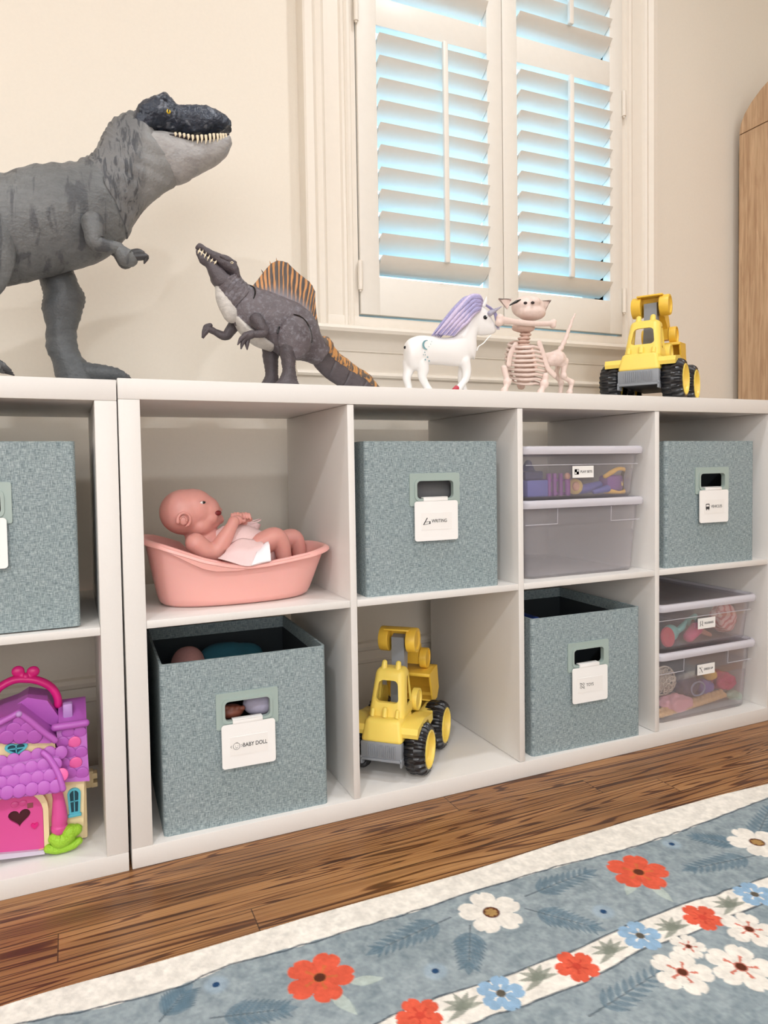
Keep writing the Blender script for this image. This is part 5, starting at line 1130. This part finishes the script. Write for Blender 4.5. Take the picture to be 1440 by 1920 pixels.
# scalloped tiles on a surface: fn(s, t) -> point, outward normal; s across, t down
def tiles(name, fn, ns, nt, r, seed, inside=lambda s, t: True, parent=hs, thick=.0018):
    b = MB(); rd = random.Random(seed)
    for j in range(nt):
        for i in range(int(ns)+1):
            s = (i+(.5 if j % 2 else 0))/ns; t = (j+.35)/nt
            if s > 1.001 or not inside(s, t): continue
            p, nn, dn = fn(s, t); nn = Vector(nn).normalized(); dn = Vector(dn).normalized(); sx = dn.cross(nn); b.cur = 1 if rd.random() < .16 else 0
            Mx = Matrix((sx, dn, nn)).transposed(); tl_ = Matrix.Rotation(radians(-9), 3, sx)
            b.ell(Vector(p)+nn*.0012, (r, r*1.05, thick*.75), tl_ @ Mx, u=16, w=8)
    return b.build(name, [M['hp'], M['hpk']], parent, sharp=180)
# lower awning roof
def aw(s, t):
    u = U0*.9+s*(520-U0*.9); vt = 850-75*max(0, min(1, u/375))+0*(u > 375); vb = 1150-.11*max(0, u)*.6+(0 if u < 480 else 0)
    v = vt+(vb-vt)*t; x, _, z = H(u, v); y = HF-.004-.026*sin(t*pi/2*.9); return (x, y, z), (0, -1, .75-.5*t), (0, -.35, -1)
b = MB(); g = 24; vs = []
for i in range(g+1):
    for j in range(9): vs.append(aw(i/g*.985, j/8)[0])
for i in range(g+1):
    for j in range(9): p = aw(i/g*.985, j/8)[0]; vs.append((p[0], HF+.004, p[2]))
N_ = (g+1)*9; fs = [[i*9+j, i*9+j+1, (i+1)*9+j+1, (i+1)*9+j] for i in range(g) for j in range(8)]; fs += [[N_+a for a in q][::-1] for q in fs]
bd = [i*9 for i in range(g+1)]+[g*9+j for j in range(1, 9)]+[i*9+8 for i in range(g-1, -1, -1)]+[j for j in range(7, 0, -1)]
fs += [[bd[k], bd[(k+1) % len(bd)], N_+bd[(k+1) % len(bd)], N_+bd[k]] for k in range(len(bd))]; b.add(vs, fs); awn = b.build('awning_roof', M['hp'], hs)
tiles('roof_tiles', aw, 10, 4, .0098, 4, lambda s, t: True, awn)
rg = [(360, 790), (410, 830), (460, 900), (500, 980), (530, 1085)]; MB().tube([(H(u, v)[0], HF-.012-.018*i/4, H(u, v)[2]) for i, (u, v) in enumerate(rg)], .0045, 12, sub=5).build('ridge_trim', M['hp'], awn, sharp=180)
# upper gable
gab = hpl([(U0, 860*0+720), (U0, 700), (155, 415), (478, 680), (430, 715), (0, 705)], [], HF-.006, .10, 'gable_roof', M['hp'])
def gb(s, t): u = -330+s*740; v = 480+t*215; x, _, z = H(u, v); return (x, HF-.007, z), (0, -1, .12), (0, 0, -1)
tiles('roof_tiles', gb, 6, 3, .0108, 11, lambda s, t: (480+t*215) > 440+abs(-330+s*740-155)*.80+30, gab)
for pts in ([(150, 425), (250, 500), (350, 590), (470, 685)], [(150, 425), (0, 505), (-200, 600), (-400, 690)]): MB().tube([(H(u, v)[0], HF-.0085, H(u, v)[2]) for u, v in pts], .0048, 12, sub=3).build('ridge_trim', M['hp'], gab, sharp=180)
MB().ell(H(155, 430, HF-.012), .0045).build('finial', M['hl'], gab)
rf = MB(); rf.plate([(100, 440), (215, 365), (400, 395), (510, 560), (480, 660), (300, 560)], [], .06, lambda u, v, d: (H(u, v)[0], HF+.035+d, H(u, v)[2])); rf.build('rear_roof', M['hp'], hs)
# right wing roof
def wr(s, t): u = 478+s*(748-478)+10*t; v = 620+t*450; x, _, z = H(u, v); return (x, HF+.012-.018*t, z), (0, -1, .1), (0, -.1, -1)
wg = MB(); q = [wr(0, 0)[0], wr(1.05, 0)[0], wr(1.08, 1.03)[0], wr(.15, 1.03)[0]]; wg.add([*q]+[(p[0], HF+.06, p[2]) for p in q], [[0, 1, 2, 3], [7, 6, 5, 4], [0, 4, 5, 1], [1, 5, 6, 2], [2, 6, 7, 3], [3, 7, 4, 0]])
a0, a1 = H(470, 600), H(760, 560); wg.tube([(a0[0], HF+.008, a0[2]), (a1[0], HF+.008, a1[2])], .006, 12)
wing = wg.build('wing_roof', M['hp'], hs); tiles('roof_tiles', wr, 2.4, 5, .0094, 23, lambda s, t: s > .0, wing)
sr = MB(); x0_ = H(500, 0)[0]; x1 = H(772, 0)[0]; zt1 = H(640, 590)[2]; zt2 = H(640, 468)[2]; zb1 = H(780, 900)[2]; zb2 = H(780, 1040)[2]
sr.plate([(HF+.016, zt1), (HF+.052, zt2), (.140, zt2), (.158, zb1), (HF+.0, zb2)], [], x1-x0_, lambda u, v, d: (x0_+d, u, v)); sr.build('side_roof', M['hp'], hs)
ch = MB(); c0 = H(545, 520, 0); c1 = H(640, 415, 0); ch.box(c0[0], c1[0], HF+.03, HF+.046, c0[2]-.01, c1[2], r=.0025); ch.build('chimney', M['hl'], hs)
# windows
def heart(cx, cz, w, h, n=28):
    p = []
    for k in range(n): a = 2*pi*k/n; p.append((cx+w*.5*(sin(a)**3), cz+h*.5*((13*cos(a)-5*cos(2*a)-2*cos(3*a)-cos(4*a))/14.5)))
    return p
cx, _, cz = H(115, 765); hw = hpl(heart(cx, cz, .031, .021), [heart(cx, cz+.0003, .023, .015)], HF-.003, .004, 'heart_window', M['ht'], conv=False)
hpl(heart(cx, cz, .026, .017), [], HF-.001, .002, 'pane', M['hdk'], hw, conv=False); MB().box(cx-.0008, cx+.0008, HF-.0028, HF, cz-.008, cz+.006).box(cx-.011, cx+.011, HF-.0028, HF, cz-.0008, cz+.0008).build('glazing_bar', M['ht'], hw)
def archp(cx, z0, z1, w0, w1, n=14): r = w1/2; return [(cx-w0/2, z0), (cx-w1/2, z1-r)]+[(cx-r*cos(a), z1-r+r*sin(a)) for a in [pi*k/n for k in range(1, n)]]+[(cx+w1/2, z1-r), (cx+w0/2, z0)]
cx, _, z0 = H(628, 1405); z1 = H(628, 1155)[2]; aw_ = hpl(archp(cx, z0, z1, .0150, .0190), [archp(cx, z0+.004, z1-.0035, .0095, .0125)], HF-.003, .005, 'arched_window', M['ht'], conv=False)
hpl(archp(cx, z0+.003, z1-.003, .0100, .0130), [], HF-.0008, .002, 'pane', M['hdk'], aw_, conv=False); MB().box(cx-.0007, cx+.0007, HF-.0026, HF, z0+.003, z1-.003).box(cx-.006, cx+.006, HF-.0026, HF, (z0+z1)/2-.0007, (z0+z1)/2+.0007).box(cx-.0095, cx+.0095, HF-.005, HF, z0-.003, z0+.0012, r=.0008).build('glazing_bar', M['ht'], aw_)
# door with arch, heart opening and knob
cx = H(95, 0)[0]; zb = ZL+.009; zt_ = H(95, 1165)[2]; hcx, _, hcz = H(122, 1385)
hpl(archp(cx, zb, zt_+.012, .0870, .0870, 24), [archp(cx, zb+.0001, zt_+.002, .0725, .0725, 24)], HF-.010, .012, 'door_arch', M['hc'], conv=False)
dr = hpl(archp(cx, zb, zt_+.001, .0715, .0715, 24), [heart(hcx, hcz, .0300, .0260)], HF-.006, .008, 'door', M['hd'], conv=False)
hpl(heart(hcx, hcz, .034, .030), [], HF-.0026, .001, 'heart_opening', plain('dark_red_inside', (70, 10, 26), .6), dr, conv=False)
x_, _, z_ = H(255, 1470); hpl(heart(x_, z_, .0105, .0095), [], HF-.0085, .003, 'heart_knob', M['hot'], dr, conv=False)
x_, _, z_ = H(122, 1268)
for s in (-1, 1): MB().ell((x_+s*.0055, HF-.006, z_+.001), (.0055, .0018, .0045)).build('bow_relief', M['hd'], dr)
x_, _, z_ = H(222, 1285); MB().box(x_-.004, x_+.004, HF-.0065, HF-.004, z_-.004, z_+.004, r=.0005).build('square_vent', plain('brown_pink', (150, 80, 90), .6), dr)
# column, bushes, handle with bow
co_ = [(465, 1095, .0135), (465, 1130, .0125), (470, 1165, .0085), (480, 1230, .0085), (485, 1330, .0110), (485, 1420, .0125), (480, 1480, .0115), (480, 1490, .0130), (480, 1515, .0130)]
MB().tube([H(u, v, HF-.006) for u, v, r in co_], [r*.92 for *_, r in co_], 24, sub=3).build('porch_column', M['hd'], hs, sharp=180)
for pts, rr in (([(430, 1590), (480, 1615), (540, 1590), (590, 1540), (640, 1520)], [.0085, .0115, .011, .0125, .0085]), ([(375, 1680), (440, 1690), (520, 1680), (600, 1660), (660, 1630)], [.0065, .0072, .0075, .0072, .0055])):
    MB().tube([H(u, v, HF-.012) for u, v in pts], rr, 20, sub=5).build('bush', M['hg'], hs, disp=lambda co: .0010*noise.noise(co*260), sharp=180)
ha = [(500, 470), (495, 400), (455, 320), (385, 265), (290, 230), (200, 222), (110, 226), (20, 262), (-60, 320), (-105, 400), (-115, 470)]
hnd = MB().tube([H(u, v, HF+.055) for u, v in ha], .0062, 16, sub=5, flat=(1.25, (0, 1, 0))).build('carry_handle', M['hot'], hs, sharp=180)
for u, v, s in ((130, 150, -1), (272, 150, 1)): MB().ell(H(u, v, HF+.055), (.0095, .006, .0088)).ell(H(u-s*35, v+45, HF+.055), (.007, .0055, .007)).build('bow_loop', M['hot'], hnd, remesh=.0012, smooth_it=3, sharp=180)
MB().ell(H(202, 195, HF+.053), (.0055, .006, .006)).build('bow_knot', M['hot'], hnd)

# ---------------------------------------------------------------- what lies in the clear boxes
ZB = ZU+.1585+.0045
M['c1'] = plain('periwinkle_plastic', (96, 100, 176), .4); M['c2'] = plain('dark_blue_plastic_b', (44, 48, 92), .4); M['c3'] = plain('violet_plastic', (140, 72, 150), .4); M['c4'] = plain('blonde_hair_plastic', (238, 206, 130), .5, 200, .4)
M['c5'] = plain('peach_plastic', (226, 170, 140), .45); M['c6'] = plain('golden_plastic', (240, 190, 84), .45, 120, .3); M['c7'] = plain('purple_fabric', (138, 92, 160), .8, 300, .3)
def px_box(b, pts, y0, y1, r=.002): xs = [p[0] for p in pts]; zs = [p[1] for p in pts]; return b.box(min(xs), max(xs), y0, y1, min(zs), max(zs), r=r)
b = MB(); q = [(0.771,0.608),(0.822,0.55)]; bz = ZB; b.box(q[0][0], q[1][0], .05, .12, bz, bz+.034, r=.002); tag(b.build('toy_castle_base', M['c1']), 'periwinkle blue toy block at the left of the PLAY SETS box', 'toy')
b = MB(); b.box(q[0][0]+.002, q[1][0]-.004, .06, .115, bz+.0345, bz+.052, r=.002); b.tube([((q[0][0]+q[1][0])/2, .085, bz+.052), ((q[0][0]+q[1][0])/2+.002, .085, bz+.068)], [.017, .008], 14); tag(b.build('toy_tower', M['c2'], remesh=.002, smooth_it=2), 'dark blue toy tower resting on the periwinkle block', 'toy')
t = thing('toy_bunk', 'violet toy bunk frame standing in the PLAY SETS box', 'toy', (0, 0, 0)); q = [(0.826,0.603),(0.84,0.603),(0.856,0.603),(0.875,0.603)]
for k, (x, z) in enumerate(q): MB().box(x-.0035, x+.0035, .050, .058, bz, bz+.047, r=.001).build('post', M['c3'], t)
MB().box(q[0][0]-.003, q[3][0]+.003, .058, .085, bz+.002, bz+.008, r=.001).build('deck', M['c3'], t); MB().box(q[0][0]-.003, q[3][0]+.003, .058, .085, bz+.030, bz+.035, r=.001).build('rail', M['c3'], t)
x = (q[2][0]+q[3][0])/2; d_ = thing('small_doll', 'small peach toy figure standing beside the violet bunk', 'doll', (x, .045, bz)); MB().tube([(x, .044, bz+.003), (x, .044, bz+.030)], [.0045, .0055], 10).build('body', M['c3'], d_); MB().ell((x, .044, bz+.041), (.0065, .006, .007)).build('head', M['c5'], d_)
q = [(0.9,0.565)][0]; dd = thing('fashion_doll', 'blonde toy doll lying behind the PLAY SETS sticker', 'doll', (q[0], .06, bz)); MB().ell((q[0], .062, bz+.018), (.017, .014, .0165), u=24, w=16).build('hair', M['c4'], dd, disp=lambda co: .001*noise.noise(co*220), sharp=180)
MB().ell((q[0]-.006, .0515, bz+.019), (.009, .005, .010)).build('face', M['c5'], dd); b = MB(); b.tube([(q[0]+.012, .07, bz+.010), (q[0]+.045, .072, bz+.014), (q[0]+.075, .075, bz+.020)], [.009, .011, .008], 14, sub=4).tube([(q[0]+.045, .055, bz+.006), (q[0]+.075, .050, bz+.012)], [.005, .008], 10); b.build('dress', M['c1'], dd, sharp=180)
q = [(0.981,0.595),(1.035,0.556)]; bg = thing('toy_handbag', 'purple toy handbag with golden handles at the right of the PLAY SETS box', 'toy bag', (q[0][0], .06, bz)); x0, x1 = q[0][0], q[1][0]
MB().box(x0, x1, .055, .085, bz+.006, bz+.040, r=.006).build('bag_body', M['c7'], bg); xm = (x0+x1)/2
for z0, z1 in ((bz+.040, bz+.054), (bz+.008, bz+.002)): MB().tube([(x0-.006, .056, z0-.002), (x0+.010, .052, (z0+z1)/2), (xm, .050, z1), (x1, .052, (z0+z1)/2+.002), (x1+.006, .056, z0)], [.0045, .0055, .0040, .0045, .0045], 12, sub=4).build('handle', M['c6'], bg, sharp=180)
MB().tube([(x1+.006, .056, bz+.040), (x1+.012, .056, bz+.028), (x1+.008, .056, bz+.010)], .0045, 12, sub=4).build('strap', M['c6'], bg, sharp=180)
MB().plate([(x1-.016, bz+.017), (x1-.004, bz+.017), (x1-.003, bz+.027), (x1-.007, bz+.021), (x1-.010, bz+.028), (x1-.013, bz+.021), (x1-.017, bz+.027)], [], .001, lambda u, v, d: (u, .0535+d, v)).build('crown_print', M['c4'], bg)
# FIGURINES box
ZF = ZL+.1615+.0045; K = lambda pts, y=.05: []
M['r1'] = plain('coral_red_plastic', (196, 74, 84), .5, 40, .4); M['r2'] = plain('aqua_plastic', (120, 196, 188), .35); M['r3'] = plain('hot_rose_plastic', (232, 96, 140), .45); M['r4'] = plain('tan_vinyl', (196, 140, 116), .5)
q = [(1.142,0.21)][0]; tag(MB().lathe([(.0001, -.004), (.021, -.004), (.023, 0), (.021, .004), (.006, .005), (.0001, .002)], (q[0], .045, ZF+.021), Matrix.Rotation(radians(80), 3, 'X') @ Matrix.Rotation(radians(10), 3, 'Y')).build('toy_disc', M['r1']), 'coral red round toy at the left of the FIGURINES box', 'toy')
q = [(1.183,0.228),(1.209,0.231),(1.251,0.236)]; tag(MB().ell((q[0][0], .075, ZF+.02), (.020, .016, .019)).tube([(q[0][0]+.01, .07, ZF+.02), (q[1][0], .068, ZF+.030), (q[1][0]+.012, .066, ZF+.044)], [.006, .008, .004], 10, sub=3).build('toy_dolphin', M['r2'], remesh=.002, smooth_it=3), 'aqua curved toy behind the coral disc', 'toy')
tag(MB().tube([(q[2][0]-.005, .08, ZF+.038), (q[2][0]+.012, .078, ZF+.050)], [.010, .006], 14).build('toy_shell', M['r2']), 'small aqua toy lying above the rose cup', 'toy')
q = [(1.229,0.212)][0]; tag(MB().tube([(q[0]-.014, .052, ZF+.012), (q[0]+.008, .052, ZF+.028)], [.0125, .0145], 20).build('toy_cup', M['r3'], sharp=60), 'rose pink toy cup in the middle of the FIGURINES box', 'toy')
q = [(1.276,0.2)][0]; f_ = thing('figurine', 'tan toy figure lying right of the rose cup', 'figurine', (q[0], .06, ZF)); MB().tube([(q[0]-.020, .070, ZF+.030), (q[0]-.006, .062, ZF+.016), (q[0]+.010, .056, ZF+.008)], [.006, .0065, .0045], 12, sub=3).build('body', M['r4'], f_); MB().ell((q[0]-.026, .073, ZF+.036), (.0085, .008, .0085)).build('hair', plain('dark_brown_hair', (66, 46, 42), .6), f_)
def stripe_cloth():
    k = NT('pink_striped_cloth'); w = k.n('ShaderNodeTexWave', wave_type='BANDS', bands_direction='DIAGONAL'); k.put(w.inputs['Vector'], k.coord((1, .5, -.7))); w.inputs['Scale'].default_value = 46; w.inputs['Distortion'].default_value = 5; w.inputs['Detail Scale'].default_value = 1.4
    k.set(Base_Color=k.ramp(w.outputs[1], [(.55, srgb(240, 196, 192)), (.8, srgb(206, 110, 118))]), Roughness=.85); return k.m
q = [(1.359,0.218)][0]; tag(MB().ell((q[0], .080, ZF+.036), (.034, .030, .034), u=40, w=28).build('striped_cloth_ball', stripe_cloth(), disp=lambda co: .005*noise.noise(co*50)+.002*noise.noise(co*160), sharp=180), 'crumpled pink striped cloth at the right of the FIGURINES box', 'cloth')
# DRESS UP box
ZD = ZL+.0045
M['lace'] = plain('ivory_lace', (222, 208, 190), .8, 260, .8, .1, ndist=.003); M['pk'] = plain('rose_tulle', (228, 170, 178), .9, 90, .5); M['nv'] = plain('navy_costume', (62, 60, 92), .7, 120, .5); M['vi'] = plain('violet_satin', (120, 96, 172), .45); M['mg'] = plain('magenta_feathers', (214, 80, 118), .85, 200, .8, ndist=.004); M['mint'] = plain('mint_cloth', (176, 204, 180), .85, 120, .4); M['rope'] = plain('blonde_braid', (222, 182, 132), .7, 160, .6, .08)
q = [(1.168,0.095)][0]; b = MB()
for k in range(26):
    a = k*2.399; r = .003+.027*sqrt(k/26); cx, cz = q[0]+r*cos(a), ZD+.070+r*sin(a)*.95; b.tube([(cx+.0058*cos(t), .060+.02*((r/.03)**2), cz+.0058*sin(t)) for t in [2*pi*j/10 for j in range(10)]], .0011, 6, closed=True)
b.tube([(q[0]+.034*cos(t), .082, ZD+.070+.033*sin(t)) for t in [2*pi*j/24 for j in range(24)]], .0022, 8, closed=True); b.ell((q[0], .09, ZD+.068), (.031, .010, .030)); tag(b.build('lace_hat', M['lace'], sharp=180), 'ivory lace hat at the left of the DRESS UP box', 'hat')
def lump(name, label, cat, pts, y, rx, ry, rz, zc, m, seed, amp=.3, fr=40):
    b = MB(); b.ell((0, 0, 0), 1, u=44, w=28); V = []
    for v in b.v:
        p = Vector((v[0]*rx, v[1]*ry, v[2]*rz)); s_ = 1+amp*noise.noise(p*fr+Vector((seed*3.7, 0, 0)))+.12*noise.noise(p*fr*3+Vector((seed, 5, 0))); c = Vector((pts[0], y, zc)); V.append(tuple(c+p*s_))
    b.v = V; return tag(b.build(name, m, sharp=180), label, cat)
q = [(1.18,0.055),(1.24,0.077),(1.293,0.061),(1.356,0.065),(1.371,0.037),(1.301,0.083),(1.323,0.064)]
lump('tulle_skirt', 'rose pink tulle below the lace hat in the DRESS UP box', 'costume', q[0], .058, .036, .028, .020, ZD+.026, M['pk'], 2)
lump('costume_cape', 'dark navy costume cloth in the middle of the DRESS UP box', 'costume', q[1], .085, .034, .030, .024, ZD+.052, M['nv'], 5)
lump('costume_shoe', 'navy violet costume cloth bunched right of the navy cape', 'costume', q[2], .080, .022, .022, .018, ZD+.040, M['vi'], 9)
lump('feather_boa', 'magenta ruffled boa at the right of the DRESS UP box', 'boa', q[3], .080, .034, .028, .020, ZD+.046, M['mg'], 12, .45, 60)
lump('mint_scarf', 'pale mint scarf lying under the magenta boa', 'scarf', q[4], .055, .028, .022, .011, ZD+.016, M['mint'], 15)
lump('golden_bow', 'golden costume bow between the navy cape and the boa', 'bow', q[5], .070, .015, .014, .012, ZD+.070, M['c6'], 21)
MB_ = MB(); MB_.tube([(q[1][0]+.002+.021*cos(t), .050, ZD+.050+.016*sin(t)) for t in [2*pi*j/28 for j in range(28)]], .0020, 8, closed=True); tag(MB_.build('costume_bangle', plain('blue_grey_bangle', (140, 150, 178), .3), sharp=180), 'blue-grey bangle in front of the navy cape', 'bangle')
b = MB(); q = [(1.122,0.041),(1.193,0.031),(1.255,0.037),(1.32,0.044)]; L_ = np.linspace(0, 1, 70)
for ph in (0, 2*pi/3, 4*pi/3):
    b.tube([(q[0][0]+(q[3][0]-q[0][0])*t, .052+.006*sin(t*34+ph), ZD+.009+.016*t**1.2+.005*sin(t*68*1+2*ph)*.5+.003*cos(t*34+ph)) for t in L_], .0068, 10)
tag(b.build('braided_hairpiece', M['rope'], sharp=180), 'blonde braided hairpiece along the front of the DRESS UP box', 'hairpiece')

# keep every stored piece inside its box and every figure on the shelf top
bpy.context.view_layer.update()
def clamp(o, lo, hi):
    for c in [o]+list(o.children_recursive):
        if c.type != 'MESH': continue
        mw = c.matrix_world.copy(); inv = mw.inverted()
        for v in c.data.vertices:
            w = mw @ v.co; w = Vector([min(max(w[i], lo[i]), hi[i]) for i in range(3)]); v.co = inv @ w
for o in (rex, spi, uni, cat): clamp(o, (-9, -9, ZT+.0002), (9, 9, 9))
for o in list(COL.objects):
    if o.parent or not o.get('label') or o.get('kind'): continue
    l = o['label']
    if 'PLAY SETS box' in l or 'violet bunk' in l or 'periwinkle block' in l or 'PLAY SETS sticker' in l: clamp(o, (c3-.130, .036, ZB), (c3+.130, .32, ZB+.08))
    elif 'FIGURINES box' in l or 'coral disc' in l or 'rose cup' in l: clamp(o, (c4-.130, .036, ZF), (c4+.130, .32, ZF+.085))
    elif 'DRESS UP box' in l or 'navy cape' in l or 'magenta boa' in l: clamp(o, (c4-.130, .037, ZD), (c4+.130, .32, ZD+.13))
